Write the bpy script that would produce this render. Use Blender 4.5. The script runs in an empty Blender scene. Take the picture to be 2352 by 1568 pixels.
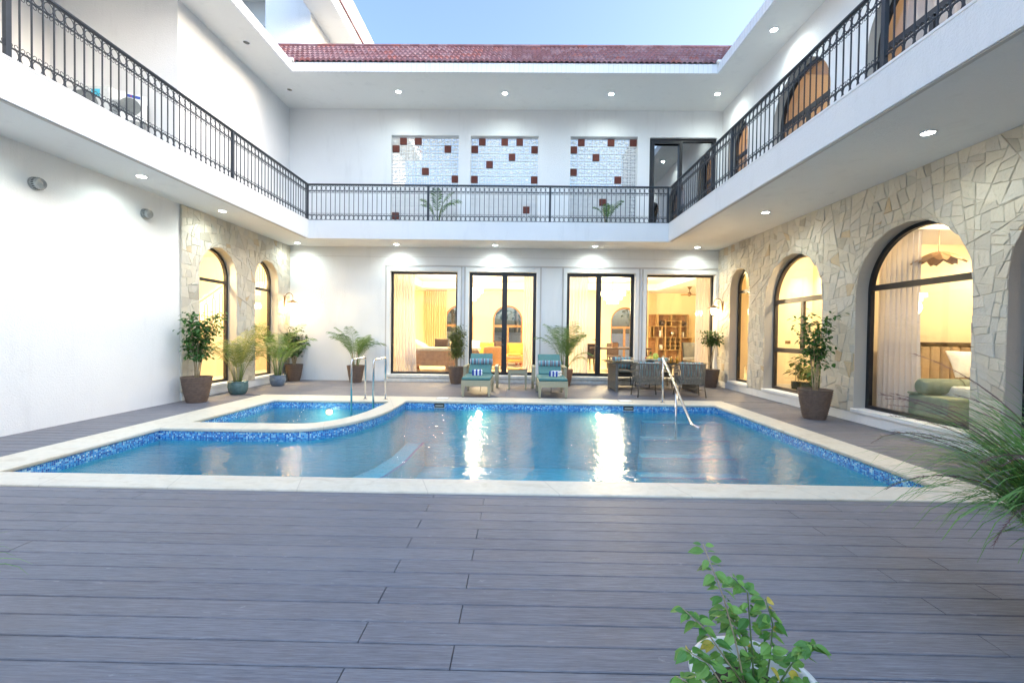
import bpy, bmesh, math, random
from mathutils import Vector, Matrix, noise as mnoise
PI = math.pi
R = math.radians
# ------------------------------------------------------------------ camera, sky, sun, exposure
scn = bpy.context.scene
col = scn.collection
cam = bpy.data.cameras.new('camera'); camo = bpy.data.objects.new('camera', cam); col.objects.link(camo)
yaw, pit, rol = 0.0131, -0.01727, -0.01301
M = Matrix.Rotation(yaw, 3, 'Z') @ Matrix.Rotation(pit, 3, 'X') @ Matrix.Rotation(rol, 3, 'Y')
rx, fw, up = M.col[0], M.col[1], M.col[2]
camo.matrix_world = Matrix(((rx[0], up[0], -fw[0], 0), (rx[1], up[1], -fw[1], 0), (rx[2], up[2], -fw[2], 1.42), (0, 0, 0, 1)))
cam.sensor_width = 36; cam.lens = 1018.70779 / 2352 * 36; cam.clip_end = 2000; cam.clip_start = .02
scn.camera = camo
w = bpy.data.worlds.new('World'); scn.world = w; w.use_nodes = True
nt = w.node_tree; nt.nodes.clear()
sky = nt.nodes.new('ShaderNodeTexSky'); sky.sky_type = 'NISHITA'; sky.sun_disc = False
sky.sun_elevation = R(22); sky.sun_rotation = R(95); sky.air_density = 1.0; sky.dust_density = 4.5; sky.ozone_density = 2.6
bg = nt.nodes.new('ShaderNodeBackground'); bg.inputs[1].default_value = .15
wo = nt.nodes.new('ShaderNodeOutputWorld')
nt.links.new(sky.outputs[0], bg.inputs[0]); nt.links.new(bg.outputs[0], wo.inputs[0])
sl = bpy.data.lights.new('sun', 'SUN'); sl.energy = .88; sl.angle = R(110); sl.color = (.52, .74, 1.0)
so = bpy.data.objects.new('sun', sl); col.objects.link(so)
so.rotation_euler = (R(34), 0, R(10))
scn.view_settings.view_transform = 'Standard'; scn.view_settings.look = 'None'
scn.view_settings.exposure = 1.88; scn.view_settings.gamma = 1
scn.cycles.max_bounces = 8; scn.cycles.transparent_max_bounces = 24; scn.cycles.glossy_bounces = 4
scn.cycles.diffuse_bounces = 4; scn.cycles.sample_clamp_indirect = 4; scn.cycles.caustics_reflective = False
scn.cycles.use_denoising = True
LAMP = 1.0

# ------------------------------------------------------------------ materials
MATS = {}
class N:
    def __init__(s, name):
        s.m = bpy.data.materials.new(name); s.m.use_nodes = True; s.t = s.m.node_tree; s.t.nodes.clear()
        s.out = s.n('ShaderNodeOutputMaterial'); MATS[name] = s.m
    def n(s, typ, **kw):
        x = s.t.nodes.new(typ)
        for k, v in kw.items():
            if k.startswith('i_'):
                kk = k[2:]; x.inputs[int(kk) if kk.isdigit() else kk.replace('_', ' ')].default_value = v
            else: setattr(x, k, v)
        return x
    def l(s, a, b): s.t.links.new(a, b)
    def math(s, op, a, b=None, c=None):
        x = s.t.nodes.new('ShaderNodeMath'); x.operation = op
        for i, v in enumerate((a, b, c)):
            if v is None: continue
            if isinstance(v, (int, float)): x.inputs[i].default_value = v
            else: s.l(v, x.inputs[i])
        return x.outputs[0]
    def coord(s, scale=(1, 1, 1), loc=(0, 0, 0)):
        tc = s.n('ShaderNodeTexCoord'); mp = s.n('ShaderNodeMapping'); mp.inputs['Scale'].default_value = scale; mp.inputs['Location'].default_value = loc
        s.l(tc.outputs['Object'], mp.inputs[0]); return mp.outputs[0]
    def noise(s, vec, scale, detail=3, rough=.55, dist=0):
        x = s.n('ShaderNodeTexNoise'); x.inputs['Scale'].default_value = scale; x.inputs['Detail'].default_value = detail
        x.inputs['Roughness'].default_value = rough; x.inputs['Distortion'].default_value = dist; s.l(vec, x.inputs['Vector']); return x
    def ramp(s, fac, stops, interp='LINEAR'):
        x = s.n('ShaderNodeValToRGB'); x.color_ramp.interpolation = interp; e = x.color_ramp.elements
        while len(e) < len(stops): e.new(.5)
        for i, (p, c) in enumerate(stops):
            e[i].position = p; e[i].color = (c[0], c[1], c[2], 1) if not isinstance(c, (int, float)) else (c, c, c, 1)
        s.l(fac, x.inputs[0]); return x.outputs[0]
    def mix(s, fac, a, b, mode='MIX'):
        x = s.n('ShaderNodeMix', data_type='RGBA', blend_type=mode)
        for i, v in ((0, fac), (6, a), (7, b)):
            if isinstance(v, (int, float)): x.inputs[i].default_value = v
            elif isinstance(v, tuple): x.inputs[i].default_value = (*v[:3], 1)
            else: s.l(v, x.inputs[i])
        return x.outputs[2]
    def fresnel(s, ior, nm=None):
        fr = s.n('ShaderNodeFresnel'); g = s.n('ShaderNodeNewGeometry'); v = s.n('ShaderNodeMapRange'); s.l(g.outputs['Backfacing'], v.inputs[0])
        v.inputs[3].default_value = ior; v.inputs[4].default_value = 1 / ior; s.l(v.outputs[0], fr.inputs[0])
        if nm is not None: s.l(nm, fr.inputs[1])
        return fr
    def bump(s, h, strength, dist=.01):
        x = s.n('ShaderNodeBump'); x.inputs['Strength'].default_value = strength; x.inputs['Distance'].default_value = dist
        s.l(h, x.inputs['Height']); return x.outputs[0]
    def bsdf(s, colr, rough=.6, metal=0, normal=None, spec=.5, **kw):
        b = s.n('ShaderNodeBsdfPrincipled')
        for k, v in (('Base Color', colr), ('Roughness', rough), ('Metallic', metal), ('Specular IOR Level', spec)):
            if isinstance(v, tuple): b.inputs[k].default_value = (*v[:3], 1)
            elif isinstance(v, (int, float)): b.inputs[k].default_value = v
            else: s.l(v, b.inputs[k])
        for k, v in kw.items(): b.inputs[k.replace('_', ' ')].default_value = v
        if normal is not None: s.l(normal, b.inputs['Normal'])
        s.l(b.outputs[0], s.out.inputs[0]); return b

def simple(name, c, rough=.6, metal=0, var=.12, scale=12, bump=.0, bs=40, spec=.5, **kw):
    s = N(name); v = s.coord(); nz = s.noise(v, scale, 4)
    d = tuple(x * (1 - var) for x in c); u = tuple(min(1, x * (1 + var)) for x in c)
    cc = s.ramp(nz.outputs[0], [(.3, d), (.7, u)])
    nm = s.bump(s.noise(v, bs, 3).outputs[0], bump, .004) if bump else None
    s.bsdf(cc, rough, metal, nm, spec, **kw); return s.m
def emis(name, c, st):
    s = N(name); e = s.n('ShaderNodeEmission'); e.inputs[0].default_value = (*c, 1); e.inputs[1].default_value = st
    s.l(e.outputs[0], s.out.inputs[0]); return s.m

def plaster(name, base, amt=.5):
    s = N(name); v = s.coord()
    big = s.noise(v, .7, 4, .6); c = s.ramp(big.outputs[0], [(.25, tuple(x * .955 for x in base)), (.6, base)])
    st = s.noise(s.coord((3, 3, .5)), 1.2, 5, .65)
    c = s.mix(s.ramp(st.outputs[0], [(.56, 0.0), (.78, .55)]), c, tuple(x * .84 for x in base)); sp_ = s.noise(s.coord((1, 1, 1), (7, 7, 7)), 9, 5, .75); c = s.mix(s.ramp(sp_.outputs[0], [(.66, 0.0), (.76, .35)]), c, tuple(x * .80 for x in base))
    h = s.noise(v, 45, 4, .7); s.bsdf(c, .85, 0, s.bump(h.outputs[0], amt, .012), .25); return s.m
plaster('white_plaster', (.80, .80, .80), .8); plaster('smooth_plaster', (.80, .80, .79), .12)
plaster('ceiling_paint', (.78, .77, .74), .08)
plaster('room_paint', (.80, .68, .46), .08); plaster('upper_room_paint', (.50, .38, .28), .1)
plaster('concrete_reveal', (.42, .40, .37), .4); plaster('grey_trim', (.56, .53, .51), .15)
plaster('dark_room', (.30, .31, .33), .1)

def stone():
    s = N('crazy_paving_stone'); v = s.coord(); at = s.n('ShaderNodeAttribute', attribute_name='tone')
    c = s.ramp(at.outputs['Fac'], [(0, (.52, .48, .41)), (.14, (.62, .57, .47)), (.32, (.56, .53, .47)), (.50, (.64, .59, .50)), (.68, (.54, .50, .42)), (.80, (.60, .55, .46)), (.945, (.54, .43, .29)), (.972, (.43, .39, .32))], 'CONSTANT')
    n1 = s.noise(v, 5, 6, .68, .5); n2 = s.noise(v, 34, 5, .7); n3 = s.noise(s.coord((1, 1, 1), (5, 3, 1)), 2.3, 4, .6)
    c = s.mix(s.ramp(n1.outputs[0], [(.45, .0), (.75, .4)]), c, (.55, .48, .37)); c = s.mix(s.ramp(n3.outputs[0], [(.55, 0.), (.75, .4)]), c, (.66, .56, .40))
    c = s.mix(s.ramp(n2.outputs[0], [(.3, .2), (.5, 0.)]), c, (.42, .39, .34))
    h = s.math('ADD', s.math('MULTIPLY', n1.outputs[0], 1.0), s.math('MULTIPLY', n2.outputs[0], .3)); s.bsdf(c, .8, 0, s.bump(h, .8, .03), .3)
    plaster('stone_mortar', (.58, .54, .46), .6)
stone()

def deckm():
    s = N('composite_decking'); at = s.n('ShaderNodeAttribute', attribute_name='tone')
    v = s.coord((1, 1, 1)); g = s.noise(s.coord((1.6, 38, 1)), 2.2, 6, .7, .8); g2 = s.noise(s.coord((5, 120, 1)), 1.5, 4, .7)
    b = s.noise(v, .9, 4, .6)
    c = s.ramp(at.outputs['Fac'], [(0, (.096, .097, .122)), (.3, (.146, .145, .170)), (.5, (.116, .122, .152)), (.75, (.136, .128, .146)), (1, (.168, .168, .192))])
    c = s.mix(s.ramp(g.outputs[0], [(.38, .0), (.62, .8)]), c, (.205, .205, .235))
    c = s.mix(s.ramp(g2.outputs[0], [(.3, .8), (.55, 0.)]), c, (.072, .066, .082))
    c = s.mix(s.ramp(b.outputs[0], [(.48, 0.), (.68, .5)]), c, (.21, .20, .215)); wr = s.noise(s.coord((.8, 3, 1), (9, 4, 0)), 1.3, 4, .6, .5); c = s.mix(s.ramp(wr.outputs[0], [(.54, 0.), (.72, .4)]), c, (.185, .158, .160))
    sc = s.noise(s.coord((2, 7, 1), (3, 1, 0)), 2.6, 5, .75, .6)
    c = s.mix(s.ramp(sc.outputs[0], [(.63, 0.), (.74, .6)]), c, (.36, .35, .36))
    s.bsdf(c, s.ramp(b.outputs[0], [(.3, .46), (.7, .62)]), 0, s.bump(g.outputs[0], .5, .004), .45)
deckm()
def travertine():
    s = N('travertine'); v = s.coord()
    a = s.noise(s.coord((1.2, 3, 3)), 2.2, 6, .65, .8); b = s.noise(v, 14, 5, .7)
    c = s.ramp(a.outputs[0], [(.25, (.52, .45, .35)), (.5, (.66, .60, .50)), (.75, (.60, .56, .49))])
    c = s.mix(s.ramp(b.outputs[0], [(.35, .35), (.55, 0.)]), c, (.50, .44, .35))
    k = s.noise(s.coord((1, 1, 1), (4, 2, 0)), 5.0, 4, .6, .4)
    c = s.mix(s.ramp(k.outputs[0], [(.68, 0.), (.74, .6)]), c, (.36, .34, .29))
    sep = s.n('ShaderNodeSeparateXYZ'); s.l(v, sep.inputs[0])
    jx = s.math('ABSOLUTE', s.math('SUBTRACT', s.math('FRACT', s.math('MULTIPLY', s.math('ADD', sep.outputs[0], s.math('MULTIPLY', sep.outputs[1], .35)), .86)), .5))
    jl = s.math('LESS_THAN', jx, .004)
    c = s.mix(s.math('MULTIPLY', jl, .5), c, (.38, .33, .27))
    s.bsdf(c, .45, 0, s.bump(b.outputs[0], .12, .004), .4)
travertine()
def mosaic(name, cols, T=.021, grout=(.30, .45, .55)):
    s = N(name); v = s.coord((1, 1, 1), (.0037, .0051, .0043)); sc = s.n('ShaderNodeVectorMath', operation='SCALE'); sc.inputs['Scale'].default_value = 1 / T; s.l(v, sc.inputs[0])
    fl = s.n('ShaderNodeVectorMath', operation='FLOOR'); s.l(sc.outputs[0], fl.inputs[0])
    wn = s.n('ShaderNodeTexWhiteNoise', noise_dimensions='3D'); s.l(fl.outputs[0], wn.inputs[0])
    c = s.ramp(wn.outputs[0], cols, 'CONSTANT')
    fr = s.n('ShaderNodeVectorMath', operation='FRACTION'); s.l(sc.outputs[0], fr.inputs[0]); sx = s.n('ShaderNodeSeparateXYZ'); s.l(fr.outputs[0], sx.inputs[0])
    g = None
    geo = s.n('ShaderNodeNewGeometry'); ns = s.n('ShaderNodeSeparateXYZ'); s.l(geo.outputs['True Normal'], ns.inputs[0])
    for i in range(3):
        e = s.math('LESS_THAN', s.math('SUBTRACT', .5, s.math('ABSOLUTE', s.math('SUBTRACT', sx.outputs[i], .5))), .07)
        e = s.math('MULTIPLY', e, s.math('LESS_THAN', s.math('ABSOLUTE', ns.outputs[i]), .7))
        g = e if g is None else s.math('MAXIMUM', g, e)
    c = s.mix(g, c, grout); s.bsdf(c, .18, 0, None, .5)
mosaic('blue_mosaic', [(0, (.012, .09, .40)), (.22, (.02, .18, .58)), (.46, (.04, .30, .70)), (.64, (.10, .44, .78)), (.80, (.28, .60, .82)), (.92, (.55, .78, .86))])
simple('pool_floor_mosaic', (.035, .40, .53), .5, var=.12, scale=3)
simple('step_edge', (.035, .13, .30), .4)

def water():
    s = N('pool_water'); v = s.coord((1, 1.0, 1))
    a = s.noise(s.coord((.8, 1.6, 1)), 2.0, 3, .5, .3); b = s.noise(s.coord((1, 1.9, 1)), 7.5, 3, .6, .4); c = s.noise(v, 26, 2, .5)
    h = s.math('ADD', s.math('MULTIPLY', a.outputs[0], .60), s.math('MULTIPLY', b.outputs[0], .44)); h = s.math('ADD', h, s.math('MULTIPLY', c.outputs[0], .010))
    nm = s.bump(h, .44, .05)
    fr = s.fresnel(1.54, nm)
    tr = s.n('ShaderNodeBsdfTransparent'); tr.inputs[0].default_value = (.66, .93, .97, 1)
    gl = s.n('ShaderNodeBsdfGlossy'); gl.inputs['Roughness'].default_value = .07; s.l(nm, gl.inputs['Normal'])
    mx = s.n('ShaderNodeMixShader'); s.l(fr.outputs[0], mx.inputs[0]); s.l(tr.outputs[0], mx.inputs[1]); s.l(gl.outputs[0], mx.inputs[2])
    s.l(mx.outputs[0], s.out.inputs[0])
water()
def glass(name, tint=(.97, .98, .97), ior=1.45, rough=0.0):
    s = N(name); fr = s.fresnel(ior)
    tr = s.n('ShaderNodeBsdfTransparent'); tr.inputs[0].default_value = (*tint, 1)
    gl = s.n('ShaderNodeBsdfGlossy'); gl.inputs['Roughness'].default_value = rough
    mx = s.n('ShaderNodeMixShader'); s.l(fr.outputs[0], mx.inputs[0]); s.l(tr.outputs[0], mx.inputs[1]); s.l(gl.outputs[0], mx.inputs[2]); s.l(mx.outputs[0], s.out.inputs[0])
glass('window_glass'); glass('tinted_glass', (.40, .46, .52), 4.5); glass('drinking_glass', (.96, .97, .97), 1.3); glass('table_glass', (.62, .66, .64), 1.5, .03)
glass('rose_wine', (.93, .42, .28), 1.33); 
simple('orange_juice', (.95, .45, .02), .3)
def fabric(name, c, thin=0.0, transl=.5):
    s = N(name); v = s.coord(); nz = s.noise(s.coord((60, 60, 60)), 4, 3); cc = s.ramp(nz.outputs[0], [(.3, tuple(x * .9 for x in c)), (.7, c)])
    d = s.n('ShaderNodeBsdfDiffuse'); s.l(cc, d.inputs[0]); t = s.n('ShaderNodeBsdfTranslucent'); s.l(cc, t.inputs[0])
    mx = s.n('ShaderNodeMixShader'); mx.inputs[0].default_value = transl; s.l(d.outputs[0], mx.inputs[1]); s.l(t.outputs[0], mx.inputs[2])
    if thin:
        tr = s.n('ShaderNodeBsdfTransparent'); m2 = s.n('ShaderNodeMixShader'); m2.inputs[0].default_value = thin
        s.l(mx.outputs[0], m2.inputs[1]); s.l(tr.outputs[0], m2.inputs[2]); s.l(m2.outputs[0], s.out.inputs[0])
    else: s.l(mx.outputs[0], s.out.inputs[0])
fabric('sheer_curtain', (.82, .78, .78), .22, .30); fabric('cream_curtain', (.80, .66, .42), .05, .4)
def stripes(name, per, stops, axis=0, rough=.85):
    s = N(name); v = s.coord(); sp = s.n('ShaderNodeSeparateXYZ'); s.l(v, sp.inputs[0])
    f = s.math('FRACT', s.math('MULTIPLY', s.math('ADD', sp.outputs[axis], 5), 1 / per)); c = s.ramp(f, stops, 'CONSTANT')
    h = s.noise(v, 160, 2); s.bsdf(c, rough, 0, s.bump(h.outputs[0], .3, .002), .2)
ST = [(0, (.05, .07, .13)), (.10, (.60, .62, .62)), (.14, (.10, .33, .40)), (.32, (.60, .62, .62)), (.36, (.12, .085, .10)), (.50, (.45, .50, .52)), (.55, (.05, .07, .13)), (.68, (.55, .60, .62)), (.72, (.13, .37, .44)), (.86, (.14, .09, .10)), (.95, (.6, .6, .6))]
stripes('striped_canvas', .19, ST); stripes('towel_stripes', .082, [(0, (.82, .83, .85)), (.5, (.02, .05, .34))])
simple('teal_canvas', (.075, .19, .185), .85, var=.08, bump=.3, bs=150)
def wicker():
    s = N('cream_wicker'); v = s.coord(); sp = s.n('ShaderNodeSeparateXYZ'); s.l(v, sp.inputs[0])
    zz = s.math('SINE', s.math('MULTIPLY', sp.outputs[2], 420)); hh = s.math('SINE', s.math('MULTIPLY', s.math('ADD', sp.outputs[0], sp.outputs[1]), 300)); h = s.math('MULTIPLY', zz, hh)
    c = s.mix(s.ramp(h, [(.0, .5), (.5, 0.)]), (.50, .46, .32), (.30, .27, .18)); s.bsdf(c, .55, 0, s.bump(h, .7, .004), .4)
wicker()
simple('woven_rope', (.20, .175, .14), .8, var=.2, scale=60, bump=.5, bs=200); simple('taupe_metal', (.15, .135, .115), .45, .3)
simple('grey_cushion', (.20, .20, .19), .9, bump=.2)
simple('rail_iron', (.035, .042, .052), .45, .2, bump=.1); simple('window_black', (.012, .012, .015), .35); simple('frame_brown', (.06, .045, .035), .4)
simple('steel', (.62, .62, .62), .16, 1, var=.05)
def pot(name, c, spec=.3, rough=.75):
    simple(name, c, rough, var=.15, scale=20, bump=.3, bs=60, spec=spec)
pot('ribbed_pot_brown', (.135, .095, .075)); pot('glaze_teal', (.09, .16, .16), .6, .2); pot('glaze_blue', (.13, .17, .23), .6, .25); pot('pot_white', (.56, .57, .57), .5, .4); pot('terracotta', (.30, .17, .11)); pot('glaze_dark', (.05, .07, .05), .6, .2)
simple('soil', (.05, .033, .022), .95, var=.4, bump=.8)
def leaf(name, a, b, tr=.3):
    s = N(name); v = s.coord(); nz = s.noise(v, 6, 3, .6); oi = s.n('ShaderNodeAttribute', attribute_name='tone')
    f = s.math('ADD', s.math('MULTIPLY', nz.outputs[0], .4), s.math('MULTIPLY', oi.outputs['Fac'], .8)); c = s.ramp(f, [(.15, a), (.85, b)])
    p = s.n('ShaderNodeBsdfPrincipled'); p.inputs['Roughness'].default_value = .42; s.l(c, p.inputs['Base Color'])
    t = s.n('ShaderNodeBsdfTranslucent'); s.l(c, t.inputs[0]); mx = s.n('ShaderNodeMixShader'); mx.inputs[0].default_value = tr
    s.l(p.outputs[0], mx.inputs[1]); s.l(t.outputs[0], mx.inputs[2]); s.l(mx.outputs[0], s.out.inputs[0])
leaf('leaf_green', (.025, .085, .02), (.07, .19, .04)); leaf('leaf_deep', (.018, .055, .018), (.045, .12, .03)); leaf('leaf_olive', (.055, .10, .02), (.16, .20, .05))
leaf('leaf_palm', (.05, .13, .03), (.16, .26, .06)); leaf('leaf_yellowing', (.07, .12, .03), (.26, .27, .08)); leaf('leaf_bright', (.055, .19, .035), (.20, .38, .08), .35)
leaf('leaf_yellow', (.45, .38, .05), (.55, .45, .08)); leaf('grass_green', (.09, .22, .06), (.20, .40, .11), .5); leaf('grass_purple', (.09, .05, .05), (.20, .12, .12)); leaf('tree_leaf', (.02, .05, .02), (.05, .10, .04))
simple('bark', (.20, .15, .10), .9, var=.25, scale=30, bump=.5); simple('stem_green', (.10, .15, .05), .6); simple('stem_tan', (.34, .27, .17), .7, var=.2)
simple('oak_wood', (.36, .19, .09), .5, var=.2, scale=8); simple('shelf_wood', (.42, .27, .12), .5); simple('dark_wood', (.07, .04, .025), .4)
simple('cream_cushion', (.66, .55, .40), .9, bump=.2); simple('mustard_fabric', (.62, .34, .06), .9, bump=.2); simple('dark_fabric', (.06, .035, .025), .9); simple('rust_fabric', (.42, .22, .10), .9)
simple('sage_fabric', (.25, .29, .21), .9, bump=.2); simple('tan_velvet', (.36, .25, .14), .8); simple('white_linen', (.78, .76, .72), .9)
simple('room_floor', (.62, .54, .42), .25, var=.05, scale=2); simple('marble_ledge', (.62, .60, .56), .35, var=.12, scale=9)
simple('red_block', (.13, .035, .025), .85, var=.15); plaster('block_white', (.80, .80, .79), .1)
simple('ac_casing', (.62, .64, .63), .5); simple('grille_grey', (.18, .20, .20), .5); simple('vent_metal', (.40, .42, .43), .35, .7)
simple('bronze', (.16, .09, .04), .4, .5); simple('rattan', (.42, .25, .12), .8, var=.3, scale=60); simple('pvc', (.75, .75, .74), .5); simple('ground_earth', (.16, .15, .12), .95, var=.2, scale=.3)
simple('rubber', (.03, .03, .03), .7); simple('fence_grey', (.30, .31, .33), .8); simple('label_blue', (.02, .06, .30), .5); simple('label_cyan', (.05, .45, .60), .5); simple('label_red', (.7, .03, .03), .5)
simple('fruit_yellow', (.75, .50, .10), .5); simple('fruit_red', (.42, .07, .03), .4); simple('fruit_green', (.45, .55, .10), .4); simple('pineapple_skin', (.40, .28, .08), .7, var=.5, scale=60); simple('porcelain', (.75, .75, .72), .3)
simple('underlay', (.02, .02, .022), .9)
emis('lamp_white', (.93, 1.0, .96), 14); emis('lamp_warm', (1, .80, .50), 9); emis('lantern_glow', (1, .70, .34), 9); emis('chandelier_glow', (1, .80, .50), 16); emis('pool_lamp', (1, .60, .25), 1.6); emis('unlit_lens_glow', (.5, .5, .48), .1); emis('red_led', (1, .05, .03), 1.5)
def rooftile():
    s = N('clay_roof_tile'); v = s.coord(); sp = s.n('ShaderNodeSeparateXYZ'); s.l(v, sp.inputs[0])
    cb = s.n('ShaderNodeCombineXYZ'); s.l(s.math('FLOOR', s.math('MULTIPLY', sp.outputs[0], 1 / .26)), cb.inputs[0]); s.l(s.math('FLOOR', s.math('MULTIPLY', sp.outputs[1], 1 / .268)), cb.inputs[1])
    wn = s.n('ShaderNodeTexWhiteNoise', noise_dimensions='3D'); s.l(cb.outputs[0], wn.inputs[0])
    c = s.ramp(wn.outputs[0], [(0, (.20, .09, .095)), (.3, (.23, .105, .115)), (.55, (.225, .12, .135)), (.75, (.27, .15, .16)), (.92, (.28, .10, .09))], 'CONSTANT')
    b = s.noise(v, 1.6, 5, .7); c = s.mix(s.ramp(b.outputs[0], [(.52, 0.), (.75, .3)]), c, (.38, .33, .35)); k = s.noise(v, 22, 3)
    c = s.mix(s.ramp(k.outputs[0], [(.3, .5), (.5, 0.)]), c, (.12, .05, .05)); s.bsdf(c, .7, 0, None, .3)
rooftile()
def eavetile():
    s = N('ribbed_eave_tile'); v = s.coord(); sp = s.n('ShaderNodeSeparateXYZ'); s.l(v, sp.inputs[0])
    f = s.math('FRACT', s.math('MULTIPLY', s.math('ADD', sp.outputs[0], sp.outputs[1]), 1 / .115)); j = s.math('LESS_THAN', f, .09)
    st = s.noise(s.coord((14, 14, .6)), 1, 3); c = s.mix(s.math('MULTIPLY', j, .6), (.78, .78, .78), (.52, .50, .48)); c = s.mix(s.ramp(st.outputs[0], [(.5, 0.), (.75, .35)]), c, (.60, .58, .55)); s.bsdf(c, .5, 0, None, .4)
eavetile()

# ------------------------------------------------------------------ mesh helpers
class MB:
    def __init__(s): s.v = []; s.f = []; s.t = None
    def add(s, vs, fs):
        n = len(s.v); s.v += [tuple(p) for p in vs]; s.f += [tuple(i + n for i in f) for f in fs]; return s
    def box(s, x0, x1, y0, y1, z0, z1):
        return s.add([(x0, y0, z0), (x1, y0, z0), (x1, y1, z0), (x0, y1, z0), (x0, y0, z1), (x1, y0, z1), (x1, y1, z1), (x0, y1, z1)],
                     [(0, 3, 2, 1), (4, 5, 6, 7), (0, 1, 5, 4), (1, 2, 6, 5), (2, 3, 7, 6), (3, 0, 4, 7)])
    def obox(s, c, size, rot=None, taper=1):
        a, b, d = [k / 2 for k in size]; vs = []
        for z in (-d, d):
            q = taper if z < 0 else 1
            for x, y in ((-a, -b), (a, -b), (a, b), (-a, b)): vs.append(Vector((x * q, y * q, z)))
        if rot is not None: vs = [rot @ p for p in vs]
        return s.add([p + Vector(c) for p in vs], [(0, 3, 2, 1), (4, 5, 6, 7), (0, 1, 5, 4), (1, 2, 6, 5), (2, 3, 7, 6), (3, 0, 4, 7)])
    def tube(s, pts, r, n=8, closed=False, flat=1.0, caps=True):
        pts = [Vector(p) for p in pts]; m = len(pts); rs = r if isinstance(r, (list, tuple)) else [r] * m; base = len(s.v); prev = None
        for i, p in enumerate(pts):
            if closed: d = pts[(i + 1) % m] - pts[i - 1]
            else: d = pts[min(i + 1, m - 1)] - pts[max(i - 1, 0)]
            d = d.normalized() if d.length > 1e-9 else Vector((0, 0, 1))
            if prev is None:
                u = d.cross(Vector((0, 0, 1)));
                if u.length < .1: u = d.cross(Vector((1, 0, 0)))
            else: u = prev - d * prev.dot(d)
            u.normalize(); prev = u; v = d.cross(u)
            for k in range(n):
                a = 2 * PI * k / n; s.v.append(tuple(p + (u * math.cos(a) + v * math.sin(a) * flat) * rs[i]))
        for i in range(m if closed else m - 1):
            j = (i + 1) % m
            for k in range(n):
                k2 = (k + 1) % n; s.f.append((base + i * n + k, base + i * n + k2, base + j * n + k2, base + j * n + k))
        if not closed and caps:
            s.f.append(tuple(base + k for k in range(n))[::-1]); s.f.append(tuple(base + (m - 1) * n + k for k in range(n)))
        return s
    def lathe(s, prof, n=32, c=(0, 0, 0), sx=1, sy=1):
        base = len(s.v); m = len(prof)
        for r, z in prof:
            for k in range(n):
                a = 2 * PI * k / n; s.v.append((c[0] + r * math.cos(a) * sx, c[1] + r * math.sin(a) * sy, c[2] + z))
        for i in range(m - 1):
            for k in range(n):
                k2 = (k + 1) % n; s.f.append((base + i * n + k, base + i * n + k2, base + (i + 1) * n + k2, base + (i + 1) * n + k))
        if prof[0][0] > 1e-6: s.f.append(tuple(base + k for k in range(n))[::-1])
        if prof[-1][0] > 1e-6: s.f.append(tuple(base + (m - 1) * n + k for k in range(n)))
        return s
    def prism(s, poly, axis, a, b):
        def P(p, q): return {'x': (q, p[0], p[1]), 'y': (p[0], q, p[1]), 'z': (p[0], p[1], q)}[axis]
        n = len(poly); return s.add([P(p, a) for p in poly] + [P(p, b) for p in poly], [tuple(range(n))[::-1], tuple(range(n, 2 * n))] + [(i, (i + 1) % n, (i + 1) % n + n, i + n) for i in range(n)])
    def blob(s, c, r, seed=0, amp=.1, n=10, m=7):
        prof = []; base = len(s.v)
        for i in range(m + 1):
            ph = PI * i / m
            for k in range(n):
                a = 2 * PI * k / n; d = Vector((math.sin(ph) * math.cos(a), math.sin(ph) * math.sin(a), math.cos(ph)))
                q = 1 + amp * mnoise.noise(d * 1.7 + Vector((seed, 0, 0))); s.v.append((c[0] + d.x * r[0] * q, c[1] + d.y * r[1] * q, c[2] + d.z * r[2] * q))
        for i in range(m):
            for k in range(n):
                k2 = (k + 1) % n; s.f.append((base + i * n + k, base + (i + 1) * n + k, base + (i + 1) * n + k2, base + i * n + k2))
        return s
    def build(s, name, mat, parent=None, smooth=False, bevel=0, subsurf=0, tone=None, kind=None):
        me = bpy.data.meshes.new(name); me.from_pydata(s.v, [], s.f)
        bm = bmesh.new(); bm.from_mesh(me); bmesh.ops.recalc_face_normals(bm, faces=bm.faces); bm.to_mesh(me); bm.free()
        me.materials.append(MATS[mat]); o = bpy.data.objects.new(name, me); col.objects.link(o)
        if smooth: me.polygons.foreach_set('use_smooth', [True] * len(me.polygons))
        if tone:
            at = me.attributes.new('tone', 'FLOAT', 'FACE'); at.data.foreach_set('value', tone)
        if bevel:
            b = o.modifiers.new('bevel', 'BEVEL'); b.width = bevel; b.segments = 2; b.limit_method = 'ANGLE'; b.angle_limit = R(40)
        if subsurf:
            q = o.modifiers.new('subsurf', 'SUBSURF'); q.levels = subsurf; q.render_levels = subsurf
        if parent: o.parent = parent
        if kind: o['kind'] = kind
        return o
def tag(o, label=None, cat=None, group=None, kind=None):
    if label: o['label'] = label
    if cat: o['category'] = cat
    if group: o['group'] = group
    if kind: o['kind'] = kind
    return o
def T(name, label, cat, loc=(0, 0, 0), rz=0, group=None):
    o = bpy.data.objects.new(name, None); o.empty_display_size = .2; col.objects.link(o); o.location = loc; o.rotation_euler = (0, 0, rz)
    return tag(o, label, cat, group)
KIDS = None
def copy_tree(o, loc=None, rz=None, label=None, parent=None):
    c = o.copy(); col.objects.link(c)
    if parent: c.parent = parent
    if loc is not None: c.location = loc
    if rz is not None: c.rotation_euler = (0, 0, rz)
    if label: c['label'] = label
    for ch in [k for k in col.objects if k.parent == o]: copy_tree(ch, parent=c)
    return c
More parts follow.
